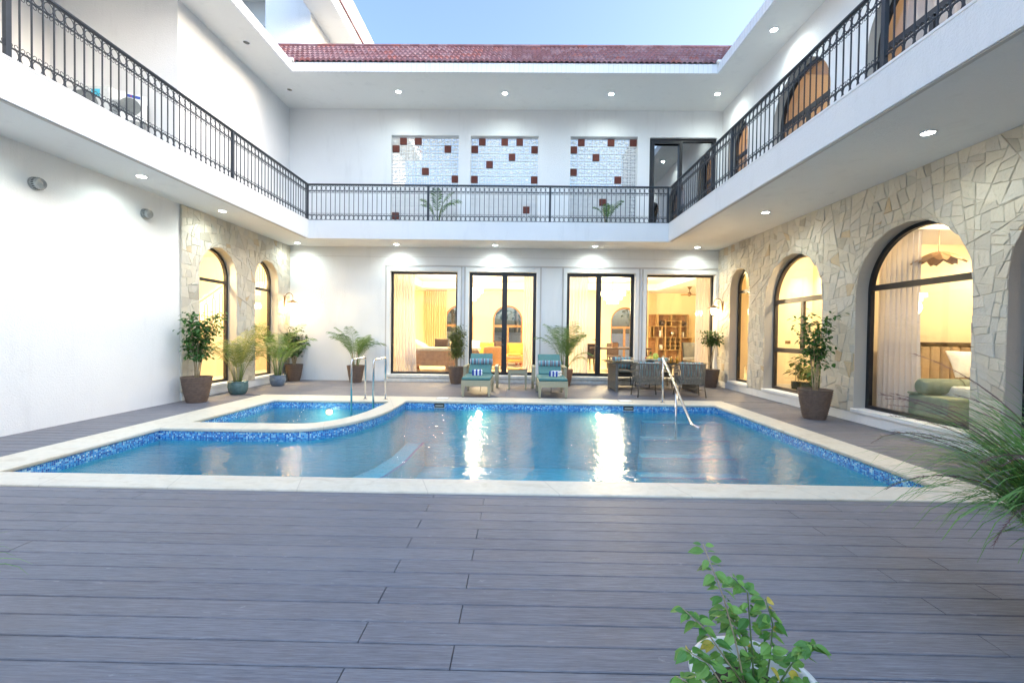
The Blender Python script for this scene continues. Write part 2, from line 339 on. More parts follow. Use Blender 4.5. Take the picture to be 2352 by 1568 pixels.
def lamp(name, typ, loc, energy, color, parent=None, size=.05, rot=None, **kw):
    l = bpy.data.lights.new(name, typ); l.energy = energy * LAMP * (1.12 if color[2] < .6 and 'lantern_l' not in name else 1); l.color = color
    if typ in ('POINT', 'SPOT'): l.shadow_soft_size = size
    for k, v in kw.items(): setattr(l, k, v)
    o = bpy.data.objects.new(name, l); col.objects.link(o); o.location = loc
    if rot: o.rotation_euler = rot
    if parent: o.parent = parent
    return o
def cushion(mb, c, size, rot=None, n=8, puff=1.0):
    a, b, d = size; base = len(mb.v)
    for sgn in (1, -1):
        for i in range(n + 1):
            for j in range(n + 1):
                u = -1 + 2 * i / n; v = -1 + 2 * j / n; e = max(0, (1 - abs(u) ** 3.5) * (1 - abs(v) ** 3.5)) ** .5
                q = 1 - .06 * (1 - abs(u * v)); p = Vector((u * a / 2 * q, v * b / 2 * q, sgn * d / 2 * (.12 + .88 * e) * puff))
                if rot is not None: p = rot @ p
                mb.v.append(tuple(p + Vector(c)))
        o = base + (0 if sgn == 1 else (n + 1) ** 2)
        for i in range(n):
            for j in range(n): mb.f.append((o + i * (n + 1) + j, o + (i + 1) * (n + 1) + j, o + (i + 1) * (n + 1) + j + 1, o + i * (n + 1) + j + 1))
    m = (n + 1) ** 2; ring = [(i, 0) for i in range(n)] + [(n, j) for j in range(n)] + [(i, n) for i in range(n, 0, -1)] + [(0, j) for j in range(n, 0, -1)]
    for k in range(len(ring)):
        i, j = ring[k]; i2, j2 = ring[(k + 1) % len(ring)]; a1 = base + i * (n + 1) + j; a2 = base + i2 * (n + 1) + j2; mb.f.append((a1, a2, a2 + m, a1 + m))
    return mb

# ------------------------------------------------------------------ setting: ground, deck, pool
XL, XR, YB = -6.684, 5.767, 12.84
S1, F1, S2, E2 = 3.882, 4.369, 7.832, 8.044
MB().add([(-400, -400, -.2), (400, -400, -.2), (400, -6, -.2), (-400, -6, -.2)], [(0, 1, 2, 3)]).add([(-400, 13.4, -.2), (400, 13.4, -.2), (400, 600, -.2), (-400, 600, -.2)], [(0, 1, 2, 3)]).add([(-400, -6, -.2), (-6.9, -6, -.2), (-6.9, 13.4, -.2), (-400, 13.4, -.2)], [(0, 1, 2, 3)]).add([(6, -6, -.2), (400, -6, -.2), (400, 13.4, -.2), (6, 13.4, -.2)], [(0, 1, 2, 3)]).build('ground', 'ground_earth', kind='structure')
PX0, PX1, PY0, PY1 = -5.60, 4.45, 3.885, 9.70
rnd = random.Random(5)
d = MB(); tones = []
k = -40
gap = .0055
while True:
    y0 = 1.851 + .15 * k; y1 = y0 + .15 - gap; k += 1
    if y0 > YB: break
    if y0 < -4: continue
    y1 = min(y1, YB)
    spans = [(XL, XR)]
    if y1 > PY0 and y0 < PY1:
        if y0 < PY0: spans = [(XL, XR)] ; y1 = PY0 - .003
        elif y1 > PY1: spans = [(XL, XR)]; y0 = PY1 + .003
        else: spans = [(XL, PX0 - .004), (PX1 + .004, XR)]
    ph = -.27 if (k - 1) % 2 == 0 else -.715
    js = [ph + 2.95 * i for i in range(-3, 4)]
    for a, b in spans:
        cuts = [a] + [j for j in js if a + .05 < j < b - .05] + [b]
        for i in range(len(cuts) - 1):
            x0 = cuts[i] + (.0025 if i else 0); x1 = cuts[i + 1] - (.0025 if i < len(cuts) - 2 else 0)
            c = .004; dz = rnd.uniform(-.0008, .0008)
            d.add([(x0, y0, -.03), (x1, y0, -.03), (x1, y0, -c + dz), (x1, y0 + c, dz), (x1, y1 - c, dz), (x1, y1, -c + dz), (x1, y1, -.03), (x0, y1, -.03), (x0, y1, -c + dz), (x0, y1 - c, dz), (x0, y0 + c, dz), (x0, y0, -c + dz)],
                  [(0, 1, 2, 11), (11, 2, 3, 10), (10, 3, 4, 9), (9, 4, 5, 8), (8, 5, 6, 7), (0, 11, 10, 9, 8, 7), (1, 6, 5, 4, 3, 2)])
            tones += [rnd.random()] * 7
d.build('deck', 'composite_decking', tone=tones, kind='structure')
u = MB().box(XL, XR, -4, PY0 + .02, -.2, -.05).box(XL, XR, PY1 - .02, YB, -.2, -.05).box(XL, PX0 + .02, PY0 + .02, PY1 - .02, -.2, -.05).box(PX1 - .02, XR, PY0 + .02, PY1 - .02, -.2, -.05)
u.build('deck_base', 'underlay', kind='structure')
# pool outlines (counter-clockwise not needed)
def arc(cx, cy, r, a0, a1, n): return [(cx + r * math.cos(R(a0 + (a1 - a0) * i / n)), cy + r * math.sin(R(a0 + (a1 - a0) * i / n))) for i in range(n + 1)]
mainp = [(-5.05, 4.235), (4.035, 4.25), (4.035, 9.10), (-2.285, 9.10), (-2.285, 8.2), (-2.32, 7.75)] + [(-2.40, 7.30), (-2.56, 6.86), (-2.78, 6.52), (-3.02, 6.33), (-3.32, 6.26), (-3.8, 6.25), (-5.10, 6.25)]
smallp = [(-4.97, 6.68), (-3.42, 6.68), (-3.18, 6.72), (-2.97, 6.90), (-2.80, 7.18), (-2.68, 7.65), (-2.62, 8.25), (-2.60, 8.97), (-4.95, 8.97)]
def smooth_poly(p, idx):  # round a run of corners
    out = []
    n = len(p)
    for i in range(n):
        if i in idx:
            a, b, c = Vector(p[i - 1]), Vector(p[i]), Vector(p[(i + 1) % n]); out += [tuple(b + (a - b) * .25), tuple(b + (c - b) * .25)]
        else: out.append(p[i])
    return out
mainp = smooth_poly(mainp, set(range(4, 12))); smallp = smooth_poly(smallp, set(range(1, 7)))
def curve_mesh(name, loops, mat, z, ext, bev):
    cu = bpy.data.curves.new(name, 'CURVE'); cu.dimensions = '2D'; cu.fill_mode = 'BOTH'; cu.extrude = ext; cu.bevel_depth = bev; cu.bevel_resolution = 3
    for lp in loops:
        sp = cu.splines.new('POLY'); sp.points.add(len(lp) - 1)
        for i, (x, y) in enumerate(lp): sp.points[i].co = (x, y, 0, 1)
        sp.use_cyclic_u = True
    t = bpy.data.objects.new('tmp', cu); col.objects.link(t); t.location.z = z
    dg = bpy.context.evaluated_depsgraph_get(); me = bpy.data.meshes.new_from_object(t.evaluated_get(dg)); bpy.data.objects.remove(t)
    for v in me.vertices: v.co.z += z
    me.materials.clear(); me.materials.append(MATS[mat]); o = bpy.data.objects.new(name, me); col.objects.link(o); return o
outer = [(PX0 + .012, PY0 + .012), (PX1 - .012, PY0 + .012), (PX1 - .012, PY1 - .012), (PX0 + .012, PY1 - .012)]
def inset(p, dd):  # move outline outward from its centroid side: simple offset by normals
    n = len(p); area = sum(p[i][0] * p[(i + 1) % n][1] - p[(i + 1) % n][0] * p[i][1] for i in range(n)); sg = 1 if area > 0 else -1; out = []
    for i in range(n):
        a, b, c = Vector(p[i - 1]), Vector(p[i]), Vector(p[(i + 1) % n]); d1 = (b - a).normalized(); d2 = (c - b).normalized()
        n1 = Vector((d1.y, -d1.x)) * sg; n2 = Vector((d2.y, -d2.x)) * sg; m = (n1 + n2); m = m / max(.3, m.length_squared) * 2; out.append(tuple(b + m * dd))
    return out
co = curve_mesh('pool_coping', [outer, inset(mainp, .012), inset(smallp, .012)], 'travertine', -.008, .012, .012); co['kind'] = 'structure'
def basin(mb, p, z0, z1):
    n = len(p); mb.add([(x, y, z1) for x, y in p] + [(x, y, z0) for x, y in p], [(i, (i + 1) % n, (i + 1) % n + n, i + n) for i in range(n)]); return mb
wallp = inset(mainp, .02); wallq = inset(smallp, .02)
b = MB()
SK = [(-1.705, -1.50), (2.19, 2.395)]
basin(b, wallp, -.17, -.02); basin(b, wallq, -.17, -.02); b.build('pool_tile_band', 'blue_mosaic', kind='structure')
b = MB(); basin(b, wallp, -1.35, -.17); basin(b, wallq, -.55, -.17); b.build('pool_wall', 'pool_floor_mosaic', kind='structure')
fl = MB().add([(-5.3, 4.0, -1.35), (4.3, 4.0, -1.35), (4.3, 9.3, -1.35), (-5.3, 9.3, -1.35)], [(0, 1, 2, 3)]); fl.build('pool_floor', 'pool_floor_mosaic', kind='structure')
n = len(wallq); MB().add([(x, y, -.55) for x, y in wallq], [tuple(range(n))]).build('small_pool_floor', 'pool_floor_mosaic', kind='structure')
st = MB(); se = MB()
for i in range(4):
    z = -.32 - .25 * i; yy = 9.11 - .34 * (i + 1); st.box(2.55 - .12 * i, 4.05, yy, 9.11 - .34 * i, -1.34, z); se.box(2.55 - .12 * i, 4.05, yy, yy + .05, z, z + .004)
led = [(-5.0, 5.85), (-3.2, 5.85), (-2.7, 5.98), (-2.3, 6.35), (-2.05, 6.9), (-1.93, 7.6), (-1.9, 9.1), (-2.25, 9.1), (-2.26, 8.0), (-2.38, 7.3), (-2.55, 6.86), (-2.78, 6.52), (-3.02, 6.33), (-3.32, 6.27), (-5.0, 6.27)]
st.prism(led, 'z', -1.34, -.85); st.build('pool_steps', 'pool_floor_mosaic', kind='structure'); 
ll = led[:7]; 
for i in range(6):
    a, c = Vector(ll[i]), Vector(ll[i + 1]); nn = (c - a).normalized(); nn = Vector((-nn.y, nn.x)) * .05; se.add([(a.x, a.y, -.845), (c.x, c.y, -.845), (c.x + nn.x, c.y + nn.y, -.845), (a.x + nn.x, a.y + nn.y, -.845)], [(0, 1, 2, 3)])
se.build('pool_step_edges', 'step_edge', kind='structure')
n = len(wallp); m_ = len(wallq)
MB().add([(x, y, -.125) for x, y in wallp], [tuple(range(n))]).build('pool_water', 'pool_water', kind='structure')
MB().add([(x, y, -.125) for x, y in wallq], [tuple(range(m_))]).build('small_pool_water', 'pool_water', kind='structure')

# ------------------------------------------------------------------ the villa
villa = T('villa', 'white two storey courtyard villa with stone clad arches, balconies and red tiled roof', 'house')
def PV(name, mb, mat, parent=None, **kw): return mb.build(name, mat, parent or villa, **kw)
def fit_axis(axis, c, s_, z): return (c, s_, z) if axis == 'x' else (s_, c, z)
def otop(o, s_):
    if not o.get('arch'): return o['zt']
    c = (o['a'] + o['b']) / 2; r = (o['b'] - o['a']) / 2; return o['zs'] + math.sqrt(max(0, r * r - (s_ - c) ** 2))
def wall_face(mb, axis, c, s0, s1, z0, z1, ops, ins=0):
    cur = s0
    def q(a, b, za, zb, zc, zd): mb.add([fit_axis(axis, c, a, za), fit_axis(axis, c, b, zb), fit_axis(axis, c, b, zc), fit_axis(axis, c, a, zd)], [(0, 1, 2, 3)])
    for o in sorted(ops, key=lambda o: o['a']):
        if o['a'] > cur: q(cur, o['a'], z0, z0, z1, z1)
        if o['zb'] > z0: q(o['a'], o['b'], z0, z0, o['zb'], o['zb'])
        m = 28 if o.get('arch') else 1
        for i in range(m):
            if m > 1:
                cc = (o['a'] + o['b']) / 2; r = (o['b'] - o['a']) / 2; a = cc - r * math.cos(PI * i / m); b2 = cc - r * math.cos(PI * (i + 1) / m)
            else: a, b2 = o['a'], o['b']
            q(a, b2, otop(o, a), otop(o, b2), z1, z1)
        cur = o['b']
    if cur < s1: q(cur, s1, z0, z0, z1, z1)
def outline(o, ins=0, n=28):
    a, b, zb = o['a'] + ins, o['b'] - ins, o['zb'] + ins
    if o.get('arch'):
        c = (a + b) / 2; r = (b - a) / 2; return [(a, zb)] + [(c - r * math.cos(PI * i / n), o['zs'] + r * math.sin(PI * i / n)) for i in range(n + 1)] + [(b, zb)]
    return [(a, zb), (a, o['zt'] - ins), (b, o['zt'] - ins), (b, zb)]
def reveal(mb, axis, c0, c1, o, bottom=True):
    p = outline(o); n = len(p)
    for i in range(n - (0 if bottom else 1)):
        a, b = p[i], p[(i + 1) % n]; mb.add([fit_axis(axis, c0, *a), fit_axis(axis, c0, *b), fit_axis(axis, c1, *b), fit_axis(axis, c1, *a)], [(0, 1, 2, 3)])
def frame(mb, axis, c0, c1, o, w_=.055, ins=0):
    p = outline(o, ins); q = outline(o, ins + w_); n = len(p)
    for i in range(n):
        j = (i + 1) % n
        for L in ((p[i], p[j], q[j], q[i]),):
            vs = [fit_axis(axis, c0, *x) for x in L] + [fit_axis(axis, c1, *x) for x in L]; mb.add(vs, [(0, 1, 2, 3), (4, 7, 6, 5), (0, 4, 5, 1), (2, 6, 7, 3)])
def bar(mb, axis, c0, c1, a, b, z0, z1):
    if axis == 'x': mb.box(min(c0, c1), max(c0, c1), a, b, z0, z1)
    else: mb.box(a, b, min(c0, c1), max(c0, c1), z0, z1)
def chord(o, z, ins=.05):  # opening extent at height z
    a, b = o['a'] + ins, o['b'] - ins
    if o.get('arch') and z > o['zs']:
        c = (a + b) / 2; r = (b - a) / 2; h = math.sqrt(max(0, r * r - (z - o['zs']) ** 2)); return c - h, c + h
    return a, b
def window(o, axis, c0, c1, bars_h=(), bars_v=(), name='arched_window', mat='window_black', gmat='window_glass', w_=.055, bt=.07, label=None, double=None):
    mb = MB(); frame(mb, axis, c0, c1, o, w_)
    for z in bars_h:
        a, b = chord(o, z, w_ - .003); bar(mb, axis, c0 + .004 * (1 if c1 > c0 else -1), c1 - .004 * (1 if c1 > c0 else -1), a, b, z - bt / 2, z + bt / 2)
    for s_, za, zb, bw in bars_v: bar(mb, axis, c0 + .008 * (1 if c1 > c0 else -1), c1 - .008 * (1 if c1 > c0 else -1), s_ - bw / 2, s_ + bw / 2, za, zb)
    f = PV(name, mb, mat)
    if label: f['label'] = label
    p = outline(o, w_ - .01); cm = (c0 + c1) / 2
    # panes: one per light, butted behind the bars
    zs = [o['zb'] + w_ - .01] + sorted(bars_h) + [99]
    g = MB(); g.prism(p, axis, cm - .004, cm + .004); g.build('pane', gmat, f)
    return f
# --- lower back wall
RV = .13
BW = [dict(a=-3.72, b=-1.77, zb=.21, zt=3.19), dict(a=-1.43, b=.52, zb=.21, zt=3.19), dict(a=1.40, b=3.36, zb=.21, zt=3.19), dict(a=3.69, b=5.645, zb=.21, zt=3.18)]
mb = MB(); wall_face(mb, 'y', YB, XL, XR, 0, S1, BW); PV('back_wall', mb, 'white_plaster')
for o in BW: mb = MB(); reveal(mb, 'y', YB, YB + .26, o); PV('door_reveal', mb, 'smooth_plaster')
mb = MB(); wall_face(mb, 'y', YB + .26, -5.2, XR + .3, .2, 3.5, BW); PV('room_wall', mb, 'room_paint')
# trims: white surround, grey band, groove line, plinth
for (a, b) in ((BW[0], 1), (BW[1], 1), (BW[2], 1), (BW[3], 0)):
    t_ = MB()
    t_.box(a['a'] - .10, a['a'] - .003, YB - .03, YB - .0005, .12, a['zt'] + .10).box(a['b'] + .003, a['b'] + .10, YB - .03, YB - .0005, .12, a['zt'] + .10).box(a['a'] - .003, a['b'] + .003, YB - .03, YB - .0005, a['zt'] + .003, a['zt'] + .10)
    PV('door_surround', t_, 'smooth_plaster', bevel=.006)
    a0 = a['a'] - .14; b0 = a['b'] + .14; PV('grey_band', MB().box(a0, a0 + .038, YB - .016, YB - .0008, .12, a['zt'] + .14), 'grey_trim')
    if b0 < XR: PV('grey_band', MB().box(b0 - .038, b0, YB - .016, YB - .0008, .12, a['zt'] + .14), 'grey_trim')
PV('grey_band', MB().box(-3.86, XR, YB - .02, YB - .0006, 3.332, 3.372), 'grey_trim')
PV('shadow_groove', MB().box(XL, XR, YB - .006, YB - .0004, 3.60, 3.607), 'grey_trim')
mb = MB().box(-3.86, XR, YB - .07, YB - .001, .0, .095).box(-3.86, XR, YB - .045, YB - .001, .095, .118)
for o in BW: mb.box(o['a'] - .06, o['b'] + .06, YB - .09, YB + .15, .12, .205)
PV('door_step', mb, 'marble_ledge', bevel=.008)
# frames
CF0, CF1 = YB + .13, YB + .20
fw1 = window(BW[0], 'y', CF0, CF1, name='picture_window', w_=.06)
fw4 = window(BW[3], 'y', CF0, CF1, name='picture_window', w_=.06)
for o in (BW[1], BW[2]):
    c = (o['a'] + o['b']) / 2 - .01
    if o is BW[1]: c = o['a'] + 1.03
    else: c = o['a'] + .94
    f = window(o, 'y', CF0, CF1, bars_v=[(c, o['zb'] + .05, o['zt'] - .05, .15)], name='glazed_door', w_=.09)
    MB().box(c - .006, c + .006, CF0 + .002, CF0 + .0075, o['zb'] + .05, o['zt'] - .05).build('meeting_line', 'rubber', f)
    h = MB().tube([(c - .03, CF0, 1.28), (c - .03, CF0 - .05, 1.28), (c - .17, CF0 - .05, 1.285)], .011).box(c - .05, c - .015, CF0 - .01, CF0, 1.02, 1.36); h.build('handle', 'window_black', f)
    MB().tube([(c - .033, CF0 - .018, 1.10), (c - .033, CF0 - .009, 1.10)], .012, 10).build('lock_cylinder', 'steel', f)
# --- lower left wall
LW = [dict(a=9.175, b=10.395, zb=.22, zs=2.63, arch=1), dict(a=11.14, b=12.20, zb=.22, zs=2.74, arch=1)]
PV('left_wall', MB().add([(XL - .001, -4, 0), (XL - .001, 8.68, 0), (XL - .001, 8.68, S1), (XL - .001, -4, S1)], [(0, 1, 2, 3)]), 'white_plaster')
def slabs(y0, y1, z0, z1, seed, amax=.052):
    r_ = random.Random(seed); out = []
    def area(p): return abs(sum(p[i][0] * p[(i + 1) % len(p)][1] - p[(i + 1) % len(p)][0] * p[i][1] for i in range(len(p)))) / 2
    def cut(p, c, d_):
        a, b = [], []; n = len(p); nx, ny = -d_[1], d_[0]
        for i in range(n):
            q, w_ = p[i], p[(i + 1) % n]; s1 = (q[0] - c[0]) * nx + (q[1] - c[1]) * ny; s2 = (w_[0] - c[0]) * nx + (w_[1] - c[1]) * ny
            if s1 >= 0: a.append(q)
            if s1 <= 0: b.append(q)
            if s1 * s2 < 0: t_ = s1 / (s1 - s2); m_ = (q[0] + (w_[0] - q[0]) * t_, q[1] + (w_[1] - q[1]) * t_); a.append(m_); b.append(m_)
        return a, b
    def go(p, dep):
        A = area(p)
        if A < r_.uniform(.45, 1.15) * amax: out.append(p); return
        n = len(p); c = (sum(q[0] for q in p) / n, sum(q[1] for q in p) / n)
        sxx = max(q[0] for q in p) - min(q[0] for q in p); szz = max(q[1] for q in p) - min(q[1] for q in p)
        base = 90 if sxx > szz else 0; an = R(base + r_.gauss(0, 15)); c = (c[0] + r_.uniform(-.13, .13) * sxx, c[1] + r_.uniform(-.13, .13) * szz)
        a, b = cut(p, c, (math.cos(an), math.sin(an)))
        if len(a) < 3 or len(b) < 3: out.append(p); return
        go(a, dep + 1); go(b, dep + 1)
    go([(y0, z0), (y1, z0), (y1, z1), (y0, z1)], 0); return out, cut
def stone_wall(x, ya, yb, ops, sg):
    mb = MB(); wall_face(mb, 'x', x, ya, yb, .17, S1, ops); mb.add([(x, ya, .17), (x - sg * .06, ya, .17), (x - sg * .06, ya, S1), (x, ya, S1)], [(0, 1, 2, 3)]); base = PV('stone_cladding', mb, 'stone_mortar')
    ps, cut = slabs(ya, yb, .17, S1 - .005, 7 if sg > 0 else 11); r_ = random.Random(3); mb = MB(); tn = []
    def inside(o, y, z, e=.0): return o['a'] - e < y < o['b'] + e and z < (otop(o, min(max(y, o['a']), o['b'])) + e)
    for p in ps:
        pcs = [p]
        for o in ops:  # trim stones against the convex arch opening
            c_ = outline(o, 0, 10); nxt = []
            for q in pcs:
                if max(k[0] for k in q) < o['a'] or min(k[0] for k in q) > o['b'] or min(k[1] for k in q) > o['zs'] + (o['b'] - o['a']) / 2: nxt.append(q); continue
                rem = q
                for i in range(len(c_) - 1):
                    a, b = c_[i], c_[i + 1]; L = math.dist(a, b)
                    if L < 1e-5: continue
                    d_ = ((b[0] - a[0]) / L, (b[1] - a[1]) / L); out_, in_ = cut(rem, a, d_)
                    if len(out_) >= 3: nxt.append(out_)
                    rem = in_
                    if len(rem) < 3: break
            pcs = nxt
        for q in pcs:
            n = len(q); A = sum(q[i][0] * q[(i + 1) % n][1] - q[(i + 1) % n][0] * q[i][1] for i in range(n)) / 2
            if abs(A) < .0008: continue
            c = (sum(k[0] for k in q) / n, sum(k[1] for k in q) / n); th = r_.uniform(.005, .019); tx, tz = r_.gauss(0, .022), r_.gauss(0, .022); rad = math.sqrt(abs(A))
            fine = []
            for i in range(n):
                a, b = q[i], q[(i + 1) % n]; m_ = max(1, int(math.dist(a, b) / .07))
                for k in range(m_): u_ = k / m_; fine.append((a[0] + (b[0] - a[0]) * u_ + (r_.gauss(0, .0035) if k else 0), a[1] + (b[1] - a[1]) * u_ + (r_.gauss(0, .0035) if k else 0)))
            def ring(f, g_):
                o_ = []
                for (y, z) in fine: dy, dz = c[0] - y, c[1] - z; L = math.hypot(dy, dz) + 1e-6; k = min(.45, f / L); yy, zz = y + dy * k, z + dz * k; o_.append((x + sg * (max(.004, g_ * th + (yy - c[0]) * tx + (zz - c[1]) * tz) if g_ > 0 else -.002), yy, zz))
                return o_
            m = len(fine); r0, r1, r2 = ring(.002, 0), ring(.003, .6), ring(.012, 1.0)
            mb.add(r0 + r1 + r2, [(i, (i + 1) % m, (i + 1) % m + m, i + m) for i in range(m)] + [(i + m, (i + 1) % m + m, (i + 1) % m + 2 * m, i + 2 * m) for i in range(m)] + [tuple(range(2 * m, 3 * m))]); tn += [r_.random()] * (2 * m + 1)
    mb.build('stones', 'crazy_paving_stone', base, tone=tn)
stone_wall(XL + .03, 8.68, YB, LW, 1)
for o in LW: mb = MB(); reveal(mb, 'x', XL + .03, XL - .27, o, False); PV('arch_reveal', mb, 'concrete_reveal')
mb = MB()
cur = 8.68
mb.box(XL - .02, XL + .02, 8.70, YB - .09, 0, .165)
for o in LW: mb.box(XL - .25, XL + .05, o['a'] - .03, o['b'] + .03, .167, .222)
PV('plinth', mb, 'white_plaster', bevel=.006)
mb = MB(); wall_face(mb, 'x', XL - .27, 7.5, 13.6, .2, 3.6, LW); PV('room_wall', mb, 'room_paint')
window(LW[0], 'x', XL - .17, XL - .24, (2.52,), w_=.06); window(LW[1], 'x', XL - .17, XL - .24, (2.52,), w_=.055)
# --- lower right wall
RW = [dict(a=3.28, b=5.28, zb=.23, zs=2.2, arch=1), dict(a=5.683, b=7.625, zb=.23, zs=2.18, arch=1), dict(a=8.455, b=10.40, zb=.23, zs=2.20, arch=1), dict(a=11.12, b=12.10, zb=.23, zs=2.70, arch=1)]
stone_wall(XR - .03, -4, YB, RW, -1)
for o in RW: mb = MB(); reveal(mb, 'x', XR - .03, XR + .27, o, False); PV('arch_reveal', mb, 'concrete_reveal')
mb = MB().box(XR - .035, XR + .02, -4, YB - .09, 0, .165)
for o in RW: mb.box(XR - .065, XR + .25, o['a'] - .03, o['b'] + .03, .167, .232)
PV('plinth', mb, 'white_plaster', bevel=.006)
mb = MB(); wall_face(mb, 'x', XR + .27, 1.0, 13.1, .2, 3.5, RW); PV('room_wall', mb, 'room_paint')
window(RW[3], 'x', XR + .17, XR + .24, (2.62,), w_=.055)
window(RW[2], 'x', XR + .17, XR + .24, (2.22, 1.13), [(9.38, 1.16, 2.19, .09)], w_=.07, mat='frame_brown', bt=.1)
window(RW[1], 'x', XR + .17, XR + .24, (2.26,), w_=.06, bt=.09); window(RW[0], 'x', XR + .17, XR + .24, (2.3,), w_=.06, bt=.09)
# --- balcony slab (fascia + soffit) and upper storey
mb = MB().box(XL, -5.591, -4, 11.74, S1, 4.335).box(XL, XR, 11.74, YB, S1, 4.335).box(3.92, XR, -4, 11.74, S1, 4.335)
PV('balcony_slab', mb, 'white_plaster')
mb = MB().box(-5.74, -5.585, -4, 11.74, 4.336, F1).box(-5.74, 4.06, 11.741, 11.89, 4.336, F1).box(3.914, 4.06, -4, 11.739, 4.336, F1)
PV('balcony_coping', mb, 'smooth_plaster', bevel=.004)
PV('drip_strip', MB().box(-5.66, -5.61, -4, 11.66, S1 - .012, S1 - .001), 'grey_trim'); PV('drip_strip', MB().box(3.94, 3.99, -4, 11.66, S1 - .012, S1 - .001), 'grey_trim')
UB = [dict(a=-3.72, b=-1.78, zb=4.34, zt=7.10), dict(a=-1.43, b=.52, zb=4.34, zt=7.10), dict(a=1.44, b=3.363, zb=4.34, zt=7.10), dict(a=3.704, b=5.62, zb=4.34, zt=7.085)]
mb = MB(); wall_face(mb, 'y', YB, XL, XR, 4.335, S2, UB); PV('upper_back_wall', mb, 'white_plaster')
for o in UB: mb = MB(); reveal(mb, 'y', YB, YB + .26, o); PV('opening_reveal', mb, 'smooth_plaster')
PV('upper_back_wall_inside', MB().add([], []) if False else (lambda m: (wall_face(m, 'y', YB + .26, -7.2, XR + .3, 4.335, S2, UB), m)[1])(MB()), 'smooth_plaster')
mb = MB().add([(XL, 8.627, 4.335), (XL, YB, 4.335), (XL, YB, S2), (XL, 8.627, S2)], [(0, 1, 2, 3)])
mb.add([(XL, 8.627, 4.335), (-9.2, 8.627, 4.335), (-9.2, 8.627, S2), (XL, 8.627, S2)], [(0, 1, 2, 3)])
mb.add([(-9.2, 8.627, 4.335), (-9.2, -4, 4.335), (-9.2, -4, S2), (-9.2, 8.627, S2)], [(0, 1, 2, 3)])
PV('upper_left_wall', mb, 'white_plaster'); PV('terrace_floor', MB().box(-9.3, XL - .001, -4, 8.62, 3.9, 4.335), 'smooth_plaster')
UR = [dict(a=3.3, b=5.25, zb=4.75, zs=6.18, arch=1), dict(a=5.65, b=7.56, zb=4.75, zs=6.18, arch=1), dict(a=8.43, b=10.30, zb=4.75, zs=6.14, arch=1), dict(a=11.42, b=12.42, zb=4.75, zs=6.6, arch=1)]
mb = MB(); wall_face(mb, 'x', XR, -4, YB, 4.335, S2, UR); PV('upper_right_wall', mb, 'white_plaster')
for o in UR: mb = MB(); reveal(mb, 'x', XR, XR + .27, o); PV('arch_reveal', mb, 'concrete_reveal')
mb = MB(); wall_face(mb, 'x', XR + .27, -4, YB + .2, 4.335, S2, UR); PV('room_wall', mb, 'upper_room_paint')
for o in UR: window(o, 'x', XR + .17, XR + .24, (6.16 if o['a'] < 11 else 6.3,), [((o['a'] + o['b']) / 2, o['zb'] + .05, 6.12, .07)] if o['a'] < 11 else [], w_=.06, bt=.09)
# sliding door
f = window(UB[3], 'y', YB + .08, YB + .2, bars_v=[(4.62, 4.39, 7.03, .10)], name='sliding_door', w_=.085, gmat='tinted_glass')
MB().box(3.79, 4.57, YB + .06, YB + .079, 6.93, 7.0).box(3.79, 3.86, YB + .06, YB + .079, 4.42, 6.93).box(4.575, 4.655, YB + .06, YB + .079, 4.42, 6.998).build('sliding_sash', 'window_black', f)
# upper soffit slab + eaves
mb = MB().box(-9.4, -5.70, -4, 11.03, S2, 7.99).box(-9.4, 6.4, 11.03, 13.4, S2, 7.99).box(4.84, 6.4, -4, 11.03, S2, 7.99); PV('roof_soffit', mb, 'ceiling_paint')
mb = MB().box(-5.70, -5.648, -4, 10.984, S2 - .012, E2).box(-5.70, 4.84, 10.984, 11.035, S2 - .012, E2).box(4.788, 4.84, -4, 10.984, S2 - .012, E2); PV('eave_fascia', mb, 'ribbed_eave_tile')
# tiled roofs
def roof(e0, e1, out, span0, span1, rows, pitch, along):
    mb = MB(); sl = R(40); P = .13; NS = 8; RW_ = .35
    def pt(u_, dd, zz): # u_ along eave, dd outward
        return (u_, 10.975 + dd, zz) if along == 'back' else ((-5.76 - dd, u_, zz) if along == 'left' else (4.90 + dd, u_, zz))
    for r_ in range(rows):
        for sub in (0, 1):
            pass
        s0_, s1_ = r_ * RW_ - .02, (r_ + 1) * RW_ + .03
        def width(dd): return (span0(dd), span1(dd))
        d0 = s0_ * math.cos(sl); d1 = s1_ * math.cos(sl)
        a0, b0 = width(max(0, d0)); a1, b1 = width(d1); a, b_ = min(a0, a1), max(b0, b1)
        nn = int((b_ - a) / P * NS) + 1; base = len(mb.v)
        for i in range(nn + 1):
            u_ = a + (b_ - a) * i / nn; ph = u_ / P
            hgt = .055 * abs(math.sin(PI * ph)) ** .8
            zl = E2 + .012 + s0_ * math.sin(sl) + .055 + hgt; zh = E2 + .012 + s1_ * math.sin(sl) + .0 + hgt * .9
            mb.v += [pt(u_, d0, zl - .06 - .01 + .0), pt(u_, d0, zl), pt(u_, d1, zh)]
        for i in range(nn):
            for j in (0, 1): mb.f.append((base + i * 3 + j, base + (i + 1) * 3 + j, base + (i + 1) * 3 + j + 1, base + i * 3 + j + 1))
    return mb
PV('back_roof', roof(0, 0, 0, lambda d_: -5.68 - d_, lambda d_: 4.82 + d_, 6, 0, 'back'), 'clay_roof_tile')
PV('left_roof', roof(0, 0, 0, lambda d_: -4.0, lambda d_: 10.975 + d_, 6, 0, 'left'), 'clay_roof_tile')
PV('right_roof', roof(0, 0, 0, lambda d_: -4.0, lambda d_: 10.975 + d_, 6, 0, 'right'), 'clay_roof_tile')
zr = E2 + 2.1 * math.sin(R(40)); PV('roof_ridge', MB().tube([(-9, 12.55, zr + .03), (8, 12.55, zr + .03)], .07, 8), 'clay_roof_tile')
